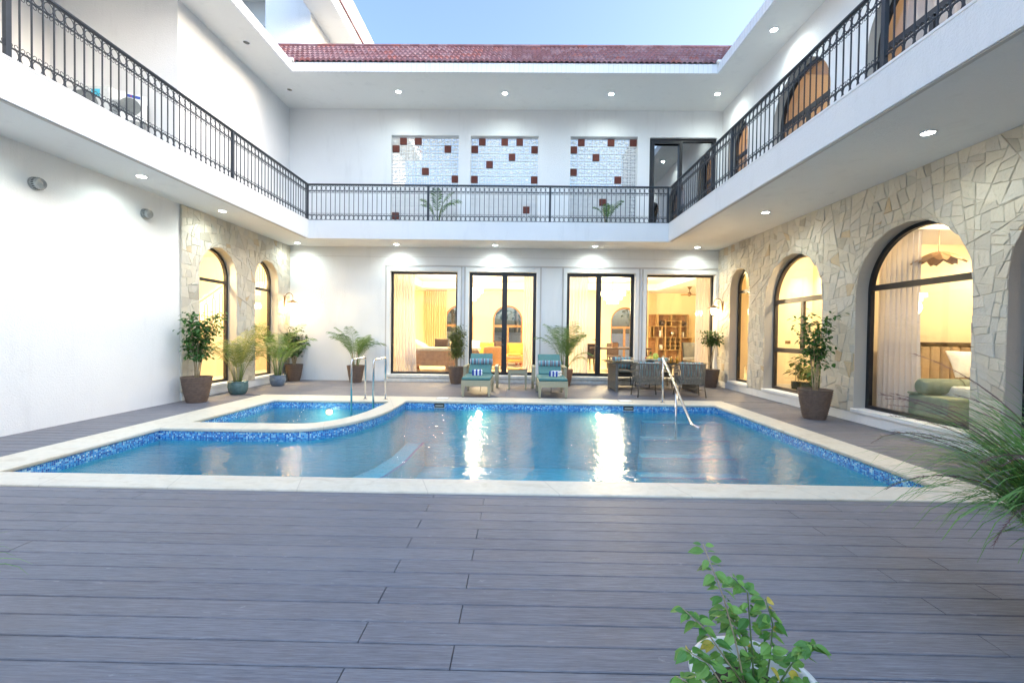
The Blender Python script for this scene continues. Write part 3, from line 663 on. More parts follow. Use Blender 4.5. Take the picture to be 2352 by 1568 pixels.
PV('roof_underside', MB().prism([(11.0, 7.995), (12.5, zr - .08), (12.6, zr - .08), (13.3, 7.995)], 'x', -9.3, 6.3), 'smooth_plaster')
PV('valley_cap', MB().box(-5.78, -5.60, 10.90, 11.06, E2 + .002, E2 + .07).box(4.74, 4.90, 10.90, 11.06, E2 + .002, E2 + .07), 'eave' if False else 'smooth_plaster', bevel=.02)
# tower behind the left corner
mb = MB().box(-8.15, -6.70, 14.15, 26, 8.0, 14.5).box(-14, -8.151, 16.0, 26, 8.0, 14.5); PV('upper_tower', mb, 'white_plaster')
PV('tower_soffit', MB().box(-6.699, -5.83, 12.3, 26, 11.5, 11.62).box(-11, -8.15, 14.4, 15.999, 13.2, 13.3), 'ceiling_paint')
PV('tower_fascia', MB().box(-5.83, -5.79, 12.3, 26, 11.45, 11.88), 'ribbed_eave_tile')
PV('tower_roof', MB().prism([(-5.75, 11.86), (-5.75, 11.93), (-6.69, 12.6), (-6.69, 12.5)], 'y', 12.2, 26), 'clay_roof_tile')
tw = PV('tower_window', MB().box(-9.9, -8.78, 15.93, 15.999, 12.22, 12.29).box(-8.85, -8.78, 15.93, 15.999, 11.0, 12.22).box(-9.9, -9.83, 15.93, 15.999, 11.0, 12.22), 'grey_trim')
MB().box(-9.83, -8.85, 15.97, 15.998, 11.0, 12.22).build('pane', 'window_black', tw)
# --- lattice panels of pierced blocks
def lattice(o, reds, n):
    BS = (o['b'] - o['a']) / n; rows = int((o['zt'] - o['zb']) / BS + .99)
    mb = MB(); t = .013; y0, y1 = YB + .10, YB + .15
    redset = set(reds); reb = []
    for r_ in range(rows):
        z1 = o['zt'] - .03 - r_ * BS; z0 = z1 - BS
        if z1 < o['zb']: break
        for c_ in range(n):
            x0 = o['a'] + c_ * BS; x1 = x0 + BS
            if (c_, r_) in redset:
                reb.append((x0, x1, z0, z1)); continue
            mb.box(x0 + .002, x0 + t, y0, y1, z0 + t, z1 - t).box(x1 - t, x1 - .002, y0, y1, z0 + t, z1 - t).box(x0 + .002, x1 - .002, y0, y1, z0 + .002, z0 + t).box(x0 + .002, x1 - .002, y0, y1, z1 - t, z1 - .002)
            cx, cz = (x0 + x1) / 2, (z0 + z1) / 2; L = BS / 2 - .004
            for a in range(8):
                an = PI * a / 4 + PI / 8; rot = Matrix.Rotation(-an, 3, 'Y'); ln = L / max(abs(math.cos(an)), abs(math.sin(an))) - .012
                mb.obox(Vector((cx, (y0 + y1) / 2, cz)) + rot @ Vector((ln / 2 + .006, 0, 0)), (ln - .012, .04, .020), rot)
            mb.lathe([(.0, -.0), (.018, 0), (.018, .001)], 4, (cx, y0, cz)) if False else mb.obox((cx, (y0 + y1) / 2, cz), (.035, .046, .035), Matrix.Rotation(PI / 4, 3, 'Y'))
    p = PV('lattice_panel', mb, 'block_white')
    for x0, x1, z0, z1 in reb:
        MB().box(x0 + .012, x1 - .012, y0 - .02, y1 - .004, z0 + .012, z1 - .012).build('red_block', 'red_block', p, bevel=.004)
    # open mortar frame at the sides
lattice(UB[0], [(1, 0), (3, 0), (0, 1), (7, 1), (4, 4), (8, 5), (0, 10)], 9)
lattice(UB[1], [(1, 0), (4, 0), (6, 0), (0, 1), (8, 1), (5, 2), (2, 3), (0, 5), (8, 5), (7, 9)], 9)
lattice(UB[2], [(1, 0), (5, 0), (8, 0), (0, 1), (3, 2), (0, 4), (6, 5), (4, 8)], 9)

# ------------------------------------------------------------------ rooms behind the glass (parts of the villa)
def room(x0, x1, y0, y1, z0, z1, mat, skip='', floor='room_floor', ceil='ceiling_paint'):
    mb = MB(); F = []
    if 'l' not in skip: mb.add([(x0, y0, z0), (x0, y1, z0), (x0, y1, z1), (x0, y0, z1)], [(0, 1, 2, 3)])
    if 'r' not in skip: mb.add([(x1, y0, z0), (x1, y1, z0), (x1, y1, z1), (x1, y0, z1)], [(0, 1, 2, 3)])
    if 'f' not in skip: mb.add([(x0, y0, z0), (x1, y0, z0), (x1, y0, z1), (x0, y0, z1)], [(0, 1, 2, 3)])
    if 'b' not in skip: mb.add([(x0, y1, z0), (x1, y1, z0), (x1, y1, z1), (x0, y1, z1)], [(0, 1, 2, 3)])
    if mb.v: PV('room_wall', mb, mat)
    PV('room_floor', MB().box(x0 - .05, x1 + .05, y0 - .05, y1 + .05, z0 - .06, z0), floor)
    PV('room_ceiling', MB().box(x0 - .05, x1 + .05, y0 - .05, y1 + .05, z1, z1 + .06), ceil)
LY0, LY1, LZ = YB + .262, 19.2, 3.5
room(-5.2, 10.4, LY0, LY1, .2, LZ, 'room_paint', 'fb')
FA = [dict(a=-3.20, b=-1.95, zb=.22, zs=2.0, arch=1), dict(a=-1.10, b=.20, zb=.22, zs=2.0, arch=1), dict(a=4.0, b=5.25, zb=.22, zs=2.0, arch=1)]
mb = MB(); wall_face(mb, 'y', LY1, -5.2, 10.4, .2, LZ, FA); PV('room_wall', mb, 'room_paint')
for o in FA: mb = MB(); reveal(mb, 'y', LY1, LY1 + .25, o); PV('arch_reveal', mb, 'smooth_plaster')
for o in FA: window(o, 'y', LY1 + .12, LY1 + .2, (1.75,), [((o['a'] + o['b']) / 2, .27, 1.72, .09)], w_=.07, mat='oak_wood', bt=.1)
# lowered ceiling border round a tray
PV('ceiling_border', MB().box(-5.2, 10.4, LY1 - 1.2, LY1 - .001, 3.24, 3.499).box(-5.2, -3.9, LY0 + .5, LY1 - 1.2, 3.24, 3.499).box(-5.2, 10.4, LY0, LY0 + .5, 3.24, 3.499).box(5.6, 10.4, LY0 + .5, LY1 - 1.2, 3.24, 3.499), 'ceiling_paint')
PV('room_wall', MB().box(10.4, 10.5, 10.8, LY0, .2, LZ).box(6.04, 10.4, 10.75, 10.85, .2, LZ), 'room_paint')
PV('room_floor', MB().box(6.04, 10.5, 10.85, LY0 - .05, .14, .2), 'room_floor'); PV('room_ceiling', MB().box(6.04, 10.5, 10.85, LY0 - .05, LZ, LZ + .06), 'ceiling_paint')
PV('room_wall', MB().box(XR + .272, XR + .40, 12.15, LY0 + .3, .2, LZ), 'room_paint')
room(XR + .28, 10.4, 8.1, 10.74, .2, 3.4, 'room_paint', 'l')
PV('wall_pier', MB().box(7.05, 7.4, 10.3, 10.739, .2, 3.4).box(7.4, 10.4, 10.45, 10.739, 2.7, 3.4), 'room_paint')
PV('skirting', MB().box(6.06, 7.05, 10.72, 10.739, .2, .3), 'marble_ledge')
PV('switch_plate', MB().box(6.42, 6.54, 10.725, 10.739, 1.27, 1.34), 'bronze')
room(XR + .28, 11.0, 1.2, 8.0, .2, 3.4, 'room_paint', 'l')
PV('ceiling_border', MB().box(6.06, 11, 6.9, 7.999, 3.1, 3.399), 'ceiling_paint')
room(-11.5, XL - .28, 7.5, 15.0, .2, 3.9, 'room_paint', 'r')
room(XR + .28, 11, 1.0, 12.6, 4.335, 7.7, 'upper_room_paint', 'l', 'dark_wood', 'upper_room_paint')
PV('room_wall', MB().box(6.06, 11, 10.8, 10.9, 4.34, 7.7).box(6.06, 11, 7.9, 8.0, 4.34, 7.7), 'upper_room_paint')
room(3.66, 5.68, YB + .262, 16, 4.335, 7.7, 'dark_room', 'f', 'dark_wood', 'dark_room')
PV('corridor_floor', MB().box(-7.2, 3.6, YB + .27, 15.5, 4.2, 4.335), 'smooth_plaster'); PV('corridor_parapet', MB().box(-7.2, 3.6, 14.9, 15.0, 4.2, 6.3), 'smooth_plaster')
# hall staircase seen through the left arches
sx0, sx1 = -9.6, -8.0
stair = PV('staircase', (lambda m: [m.box(sx0, sx1, 9.7 + i * .285, 9.7 + (i + 1) * .285, .2, .36 + i * .165 + .0) for i in range(17)] and m)(MB()), 'room_floor')
mb = MB().tube([(sx1, 9.7, 1.35), (sx1, 9.7 + 15 * .285, 1.35 + 15 * .165)], .03); mb.build('handrail', 'oak_wood', stair)
for i in range(15):
    y = 9.85 + i * .285; zb = .40 + i * .165; zt = zb + .98; z0_, z1_ = zb + .12, zt - .12; h = .055
    lp = [(sx1, y + h * math.sin(a), z1_ - h + h * math.cos(a)) for a in [PI / 2 - PI * k / 6 for k in range(7)]] + [(sx1, y - h * math.cos(a), z0_ + h - h * math.sin(a)) for a in [PI * k / 6 for k in range(7)]]
    MB().tube(lp, .008, 5, True).tube([(sx1, y, zb), (sx1, y, z0_)], .008, 5).tube([(sx1, y, z1_), (sx1, y, zt)], .008, 5).build('baluster', 'bronze', stair)

# ------------------------------------------------------------------ railings
def railing(name, label, loc, rz, nb, posts, mirror=1):
    t = T(name, label, 'railing', loc, rz); P = .124; L = nb * P; Hh = .965
    MB().box(-.03, L + .03, -.025, .025, Hh - .03, Hh).box(-.02, L, -.012, .012, Hh - .045, Hh - .03).build('handrail', 'rail_iron', t, bevel=.004)
    for nm, z in (('upper_rail', .775), ('lower_rail', .135), ('bottom_rail', .012)): MB().box(0, L, -.01, .01, z - .007, z + .007).build(nm, 'rail_iron', t)
    bar_ = None; orn = None
    for i in range(nb + 1):
        x = i * P
        if i in posts:
            MB().box(x - .028, x + .028, -.024, .024, -.02, Hh - .031).build('post', 'rail_iron', t, bevel=.003)
        else:
            if bar_ is None: bar_ = MB().box(-.0065, .0065, -.0065, .0065, .0, Hh - .045).build('baluster', 'rail_iron', t); bar_.location.x = x
            else:
                b_ = bar_.copy(); col.objects.link(b_); b_.parent = t; b_.location.x = x
        if i == nb: break
        if orn is None:
            orn = []; r_ = .052
            for nm, zc, zs_, sg in (('upper_ornament', .849, .768, -1), ('lower_ornament', .074, .142, 1)):
                m = MB().tube([(P / 2 + r_ * math.cos(a), 0, zc + r_ * 1.17 * math.sin(a)) for a in [2 * PI * k / 16 for k in range(16)]], .0052, 5, True)
                for s_ in (-1, 1):
                    pts = []
                    for k in range(11):
                        tt = k / 10; a = PI / 2 + tt * PI * 1.55; rr = .026 * (1 - .55 * tt); pts.append((P / 2 + s_ * (.030 + rr * math.cos(a)), 0, zs_ + sg * (.030 - rr * math.sin(a))))
                    m.tube([(P / 2, 0, zs_ + sg * .001)] + [(P / 2 + s_ * .02, 0, zs_ + sg * .002)] + pts, .0042, 4)
                orn.append(m.build(nm, 'rail_iron', t)); orn[-1].location.x = x
        else:
            for q_ in orn: o_ = q_.copy(); col.objects.link(o_); o_.parent = t; o_.location.x = x
    return t
railing('balcony_railing', 'black iron railing with rings and scrolls along the back balcony, facing the camera', (-5.645, 11.785, F1), 0, 77, {0, 26, 52, 77})
railing('balcony_railing', 'black iron railing with rings and scrolls along the left balcony over the blank wall', (-5.64, 11.785, F1), R(-90), 95, {25, 56, 88})
railing('balcony_railing', 'black iron railing with rings and scrolls on the right balcony above the stone arches', (3.97, 11.785, F1), R(-90), 95, {5, 27, 55, 80})

# ------------------------------------------------------------------ lights of the place
def downlight(loc, label, on=True, e=26, warm=False, group='recessed lights in the white soffits', cone=160, colr=None):
    t = T('downlight', label, 'ceiling light', loc, 0, group)
    MB().lathe([(.066, -.001), (.066, -.010), (.088, -.010), (.09, -.001)], 20).build('trim_ring', 'pvc' if True else '', t)
    MB().lathe([(.0, -.006), (.065, -.006), (.065, -.0035), (0, -.0035)], 20).build('lens', ('lamp_warm' if warm else 'lamp_white') if on else 'unlit_lens_glow', t)  # unlit lenses get a faint painted glow, no lamp behind them
    if on:
        if warm and cone == 150: lamp('downlight_or_fill_lamp', 'POINT', (0, 0, -.35), e * .5, colr or (1, .77, .48), t, .12)  # added fill lamp hung in mid-air below the fitting to brighten ceiling and room
        else: lamp('downlight_or_fill_lamp', 'SPOT', (0, 0, -.015), e, colr or ((1, .77, .48) if warm else (.88, 1, .95)), t, .04, spot_size=R(cone), spot_blend=1.0)
    return t
E1 = 28
for p, l in (((-6.10, 5.05), 'lit downlight at the left picture edge beside the nearer round vent'), ((-6.105, 7.12), 'lit downlight under the left balcony between the two round vents'), ((-6.154, 9.15), 'lit downlight over the nearer arch of the left stone wall'), ((-6.204, 12.37), 'lit downlight in the corner above the left wall lantern')):
    downlight((*p, S1), l, True, E1)
for x, l in ((-3.43, 'lit downlight above the picture window with the wooden sofa'), (-.67, 'lit downlight above the door in front of the mustard sofa'), (2.11, 'lit downlight above the door left of the dining set'), (4.94, 'lit downlight above the window with the shelf unit')):
    downlight((x, 12.40, S1), l, True, E1)
for y, l in ((8.87, 'lit downlight under the right balcony near the two-light arched window'), (5.40, 'large bright downlight under the right balcony beside the widest arch')):
    downlight((4.86, y, S1), l, True, E1)
for x, y, on, l in ((-3.27, 11.90, 1, 'lit downlight in the roof soffit above the first lattice panel'), (-.43, 11.95, 1, 'lit downlight in the roof soffit above the middle lattice panel'), (2.40, 11.95, 1, 'lit downlight in the roof soffit above the third lattice panel'), (5.20, 11.92, 1, 'lit downlight in the roof soffit above the sliding door'), (5.26, 9.44, 1, 'lit downlight in the right roof soffit nearest the camera in view'), (5.26, 6.6, 1, 'lit downlight in the right roof soffit over the bright upper window'), (-6.138, 9.92, 0, 'unlit downlight in the left roof soffit, the nearer one'), (-6.158, 11.83, 0, 'unlit downlight in the left roof soffit at the corner')):
    downlight((x, y, S2), l, bool(on), 32)
downlight((-6.3, 13.3, 11.5), 'lit downlight under the tower eave above the tiled roof', True, 60)

def lantern(loc, rz, label):
    t = T('wall_lantern', label, 'wall lamp', loc, rz, 'bronze wall lanterns in the corners')   # plate on y=0 plane, arm towards -y
    MB().box(-.03, .03, -.02, 0, -.16, .16).box(-.022, .022, -.035, -.02, -.10, .10).build('back_plate', 'bronze', t, bevel=.006)
    pts = [(0, -.03, -.02)] + [(0, -.16 - .13 * math.cos(a), .09 + .15 * math.sin(a)) for a in [PI - PI * k / 12 + PI for k in range(13)][::1]]
    pts = [(0, -.03, -.06), (0, -.045, .05)] + [(0, -.155 + .11 * math.cos(a), .10 + .13 * math.sin(a)) for a in [PI * k / 12 for k in range(13)]] + [(0, -.265, .05)]
    pts = [pts[0], pts[1]] + pts[2:]
    a = MB().tube(pts, .010, 8); a.tube([(0, -.12 + .045 * math.cos(q) * (1 - q / 12), .10 + .045 * math.sin(q) * (1 - q / 12)) for q in [k * .5 for k in range(14)]], .006, 6); a.build('arm', 'bronze', t)
    MB().lathe([(.16, 0), (.165, .008), (.10, .045), (.045, .07), (.02, .095), (.0, .10)], 6, (0, -.265, -.05)).build('shade_roof', 'bronze', t)
    g = MB().lathe([(.055, -.17), (.095, 0)], 4, (0, -.265, -.052)); g.build('glass_body', 'lantern_glow', t)
    f = MB()
    for k in range(4):
        q = 2 * PI * k / 4; f.tube([(.058 * math.cos(q), -.265 + .058 * math.sin(q), -.222), (.099 * math.cos(q), -.265 + .099 * math.sin(q), -.05)], .006, 4)
    f.lathe([(.0, -.05), (.02, -.035), (.012, -.02), (.062, -.008), (.062, 0), (0, 0)], 8, (0, -.265, -.218)); f.build('cage', 'bronze', t)
    lamp('lantern_lamp', 'POINT', (0, -.265, -.14), 34, (1, .66, .30), t, .10)
lantern((XL + .035, 12.50, 2.26), R(90), 'lit bronze wall lantern on the left stone wall beside the narrow arch')
lantern((XR - .035, 12.50, 2.25), R(-90), 'lit bronze wall lantern on the right stone wall by the dining set')
def pool_light(loc, rx_, label):
    t = T('pool_light', label, 'pool light', loc, 0, 'underwater lights in the pool walls')
    MB().tube([(0, .0, 0), (0, -.02, 0)], .075, 20).build('housing', 'steel', t); MB().tube([(0, -.021, 0), (0, -.03, 0)], .055, 20).build('lens', 'pool_lamp', t)
    lamp('pool_lamp_light', 'SPOT', (0, -.30, -.05), 2.5, (1, .86, .50), t, .08, (R(60), 0, 0), spot_size=R(150), spot_blend=.6)
pool_light((-3.837, 8.985, -.22), 0, 'lit underwater lamp in the far wall of the small pool')
pool_light((-.79, 9.115, -.24), 0, 'lit underwater lamp in the main pool in front of the first lounger')
pool_light((1.69, 9.115, -.24), 0, 'lit underwater lamp in the main pool left of the handrail')
# ------------------------------------------------------------------ AC units, vents
def condenser(loc, rz, w_, h_, dp, label, stickers):
    t = T('ac_unit', label, 'air conditioner', loc, rz)
    MB().box(-w_ / 2, w_ / 2, 0, dp, 0, h_).build('casing', 'ac_casing', t, bevel=.015)
    g = MB(); r_ = min(w_, h_) * .40; cx = -w_ * .12
    for k in range(1, 6): g.tube([(cx + r_ * k / 5 * math.cos(a), -.012, h_ / 2 + r_ * k / 5 * math.sin(a)) for a in [2 * PI * q / 24 for q in range(24)]], .004, 4, True)
    for k in range(12): a = PI * k / 6; g.tube([(cx, -.012, h_ / 2), (cx + r_ * math.cos(a), -.012, h_ / 2 + r_ * math.sin(a))], .003, 4)
    g.build('fan_guard', 'grille_grey', t); MB().lathe([(0, 0), (r_, 0), (r_, .004), (0, .004)], 24).build('fan_well', 'grille_grey', t)
    q = [c for c in col.objects if c.parent == t][-1]; q.rotation_euler = (R(90), 0, 0); q.location = (cx, -.001, h_ / 2)
    for n_, m_, a, b, c, d_ in stickers: MB().box(a, b, -.004, -.001, c, d_).build(n_, m_, t)
    s_ = MB()
    for k in range(8): s_.box(w_ / 2 + .001, w_ / 2 + .006, .06, dp - .06, h_ * .2 + k * h_ * .07, h_ * .2 + k * h_ * .07 + .012)
    s_.build('side_louvre', 'grille_grey', t); MB().box(-w_ / 2 + .05, -w_ / 2 + .10, .0, dp, -.12, 0).box(w_ / 2 - .10, w_ / 2 - .05, .0, dp, -.12, 0).build('bracket', 'grille_grey', t)
condenser((-8.02, 8.17, 5.10), 0, .84, .80, .34, 'boxy pale air conditioning unit with a round fan guard behind the left balcony railing', [('cyan_sticker', 'label_cyan', .08, .24, .60, .74)])
condenser((-7.20, 8.22, 5.28), R(35), .38, .50, .30, 'smaller air conditioning unit with a red and blue sticker on the upper left wall', [('blue_sticker', 'label_blue', -.10, .10, .42, .47), ('red_sticker', 'label_red', -.07, -.02, .43, .46)])
def vent(loc, label):
    t = T('exhaust_vent', label, 'vent', loc, 0, 'round exhaust vents on the left wall'); t.scale = (.72, .66, .66)
    m = MB().lathe([(.125, 0), (.125, .09), (.11, .13), (.095, .135)], 24); m.lathe([(.14, 0), (.14, .012), (.125, .013)], 24); b_ = m.build('hood', 'vent_metal', t, smooth=False); b_.rotation_euler = (0, R(90), 0)
    g = MB()
    for k in range(1, 5): g.tube([(.024 * k * math.cos(a), .024 * k * math.sin(a), .14) for a in [2 * PI * q / 20 for q in range(20)]], .0045, 5, True)
    for k in range(16): a = 2 * PI * k / 16; g.tube([(.02 * math.cos(a), .02 * math.sin(a), .14), (.10 * math.cos(a), .10 * math.sin(a), .138)], .003, 4)
    g.lathe([(0, .135), (.022, .135), (.022, .145), (0, .147)], 12); g_ = g.build('grille', 'vent_metal', t); g_.rotation_euler = (0, R(90), 0)
    bk = MB().lathe([(0, .12), (.095, .12), (.095, .121), (0, .121)], 20).build('duct_mouth', 'rubber', t); bk.rotation_euler = (0, R(90), 0)
    sl_ = MB()
    for k in range(20):
        a = 2 * PI * k / 20; sl_.box(0, 0, 0, 0, 0, 0) if False else sl_.obox((.126 * math.cos(a), .126 * math.sin(a), .07), (.006, .014, .045), Matrix.Rotation(a, 3, 'Z'))
    s2 = sl_.build('side_slots', 'rubber', t); s2.rotation_euler = (0, R(90), 0)
vent((XL + .001, 6.06, 3.40), 'round metal exhaust vent on the white left wall, the one nearer the camera'); vent((XL + .001, 7.86, 3.47), 'round metal exhaust vent close to the stone cladding on the left wall')

# ------------------------------------------------------------------ pool fittings
def hoop(loc, yw, label, group):
    t = T('pool_grab_rail', label, 'pool rail', loc, 0, group); hz = .885; yy = -.78
    pts = [(0, 0, 0), (0, 0, hz - .08)] + [(0, -.08 + .08 * math.cos(a), hz - .08 + .08 * math.sin(a)) for a in [PI / 2 * k / 6 for k in range(1, 7)]]
    pts += [(0, yy + .08 - .08 * math.sin(a), hz - .08 + .08 * math.cos(a)) for a in [PI / 2 * k / 6 for k in range(7)]] + [(0, yy, -.5)]
    MB().tube(pts, .019, 12).build('bent_tube', 'steel', t, smooth=True); MB().lathe([(.024, .02), (.05, .012), (.055, 0), (0, 0)], 20).build('floor_flange', 'steel', t)
hoop((-3.19, 9.26, .004), 0, 'bent steel grab rail of the small pool, the left one before the palm pot', 'steel grab rails at the small pool')
hoop((-2.76, 9.24, .004), 0, 'bent steel grab rail of the small pool, the right one', 'steel grab rails at the small pool')
t = T('pool_handrail', 'sloping polished steel handrail going down into the main pool before the dining set', 'pool rail', (3.07, 9.38, .004))
MB().tube([(0, 0, 0), (0, 0, .93)], .021, 12).build('post', 'steel', t, smooth=True); MB().lathe([(.024, .02), (.05, .012), (.055, 0), (0, 0)], 20).build('floor_flange', 'steel', t)
MB().tube([(0, -.80, .31), (0, -.80, -.8)], .021, 12).build('post', 'steel', t, smooth=True)
MB().tube([(0, .03, .97), (0, -.01, .945), (0, -1.52, -.10), (0, -1.60, -.13), (0, -1.9, -.128)], .024, 12).build('sloping_rail', 'steel', t, smooth=True)
for x0, x1, l in ((-1.72, -1.48, 'white skimmer lid on the coping in front of the left lounger'), (2.18, 2.44, 'white skimmer lid on the coping in front of the dining set')):
    t = T('skimmer_hatch', l, 'skimmer hatch', (x0, 9.39, .0165), 0, 'pool skimmer lids'); MB().box(0, x1 - x0, 0, .24, 0, .006).build('lid', 'pvc', t, bevel=.003); MB().box(-.01, x1 - x0 + .01, -.01, .25, -.0008, .0015).build('lid_frame', 'grille_grey', t)
for (x0, x1), l in zip(SK, ('dark skimmer mouth in the tiles in front of the left lounger', 'dark skimmer mouth in the tiles in front of the dining set')):
    t = T('skimmer_mouth', l, 'skimmer', (x0, 9.118, -.10), 0, 'pool skimmer mouths'); MB().box(0, x1 - x0, -.006, .0, -.02, .072).build('opening', 'rubber', t); MB().box(-.01, x1 - x0 + .01, -.012, -.0065, -.03, -.018).box(-.01, x1 - x0 + .01, -.012, -.0065, .068, .078).box(.02, x1 - x0 - .02, -.012, -.0065, .012, .03).build('lip', 'travertine', t)
t = T('drain_cover', 'small white drain cover on the coping of the small pool', 'drain cover', (-4.55, 9.25, .0165)); MB().box(-.05, .05, -.03, .03, 0, .012).build('cover', 'pvc', t, bevel=.004); MB().box(-.035, .035, -.018, .018, .0125, .014).build('slot_plate', 'grille_grey', t)
# ------------------------------------------------------------------ plants
def leafmesh(mb, tones, p, d, L, W, up_, tone, droop=.25, fine=False):
    d = d.normalized(); s_ = d.cross(up_)
    if s_.length < .05: s_ = d.cross(Vector((1, 0, 0)))
    s_.normalize(); n_ = s_.cross(d)
    prof = ((0, .0), (.08, .35), (.22, .80), (.42, 1.0), (.62, .86), (.80, .52), (.92, .22), (1, 0)) if fine else ((0, 0), (.22, .72), (.48, 1.0), (.76, .60), (1, 0))
    base = len(mb.v); m = len(prof); vs = []
    for u_, w_ in prof:
        q = p + d * L * u_ - n_ * L * droop * u_ * u_; e = s_ * W / 2 * w_; h = n_ * W * .13 * w_; vs += [q + e + h, q, q - e + h]
    fs = []
    for k in range(m - 1):
        for c in (0, 1): fs.append((3 * k + c, 3 * k + c + 1, 3 * k + c + 4, 3 * k + c + 3))
    mb.add(vs, fs); tones += [tone] * len(fs)
def ribbed_pot(t, rt, h, mat='ribbed_pot_brown', rb=.64, ribs=13):
    prof = [(rt * rb, 0)]
    for i in range(ribs * 3 + 1):
        f = i / (ribs * 3); r_ = rt * (rb + (1 - rb) * (f ** .75)); prof.append((r_ + (.0075 if i % 3 == 1 else -.003), .01 + f * (h - .03)))
    prof += [(rt * 1.02, h - .015), (rt * 1.02, h), (rt * .94, h), (rt * .93, h - .05), (0, h - .055)]
    m = MB().lathe(prof, 40)
    # slightly wavy ribs
    m.v = [(x, y, z + (.006 * math.sin(3 * math.atan2(y, x) + z * 30) if .02 < z < h - .03 else 0)) for x, y, z in m.v]
    m.build('pot', mat, t, smooth=True); MB().lathe([(0, h - .045), (rt * .93, h - .05)], 20).build('soil', 'soil', t)
def bowl_pot(t, rt, h, mat):
    prof = [(rt * .68, 0), (rt * .80, .02), (rt * .95, h * .3), (rt * 1.02, h * .6), (rt * .99, h * .86), (rt * .97, h * .9), (rt * 1.02, h * .94), (rt * 1.02, h), (rt * .90, h), (rt * .88, h - .04), (0, h - .04)]
    MB().lathe(prof, 40).build('pot', mat, t, smooth=True); MB().lathe([(0, h - .03), (rt * .89, h - .035)], 20).build('soil', 'soil', t)
def shrub(name, label, loc, rt, h, stems, top, crown, nleaf, seed, mat='leaf_green', L=.07, W=.035, potmat='ribbed_pot_brown', group='leafy shrubs in ribbed brown pots', stemmat='stem_tan', bias=(0, 0), potf=None, rot=0, clump=.10):
    r_ = random.Random(seed); t = T(name, label, 'potted plant', loc, rot, group)
    (potf or ribbed_pot)(t, rt, h, potmat) if potmat else None
    lf = MB(); tn = []
    tips = []
    for i in range(stems):
        a = 2 * PI * i / stems + r_.uniform(-.5, .5); sp = r_.uniform(.35, 1) * crown[0]; zt = h + (top - h) * r_.uniform(.72, 1)
        b0 = Vector((.03 * math.cos(a), .03 * math.sin(a), h - .06)); e = Vector((sp * math.cos(a) * .8 + bias[0], sp * math.sin(a) * .8 + bias[1], zt))
        mid = b0.lerp(e, .5) + Vector((-.25 * (e.x), -.25 * e.y, .04)); pts = [b0]
        for k in range(1, 9):
            u_ = k / 8; p = b0 * (1 - u_) ** 2 + mid * 2 * u_ * (1 - u_) + e * u_ * u_; p += Vector((r_.uniform(-.008, .008), r_.uniform(-.008, .008), 0)); pts.append(p)
        MB().tube(pts, [.010 - .0065 * k / 8 for k in range(9)], 6).build('stem', stemmat, t, smooth=True)
        tw = MB()
        for k in range(3, 9):
            if pts[k].z < crown[1]: continue
            for q in range(3):
                dd = Vector((r_.gauss(0, 1), r_.gauss(0, 1), r_.uniform(-.1, .7))).normalized(); en = pts[k] + dd * r_.uniform(.08, .18); tips.append(en); tips.append(pts[k].lerp(en, .5)); tw.tube([pts[k], en], [.0035, .0015], 4, caps=False)
        if tw.v: tw.build('twigs', stemmat, t)
    for i in range(nleaf):
        c = tips[r_.randrange(len(tips))]; p = c + Vector((r_.gauss(0, clump * .5), r_.gauss(0, clump * .5), r_.gauss(0, clump * .4)))
        dd = Vector((r_.gauss(0, 1), r_.gauss(0, 1), r_.uniform(-.7, .35))); s_ = r_.uniform(.65, 1.2); leafmesh(lf, tn, p, dd, L * s_, W * s_, Vector((r_.uniform(-.4, .4), r_.uniform(-.4, .4), 1)), r_.random(), .3)
    lf.build('foliage', mat, t, tone=tn); return t
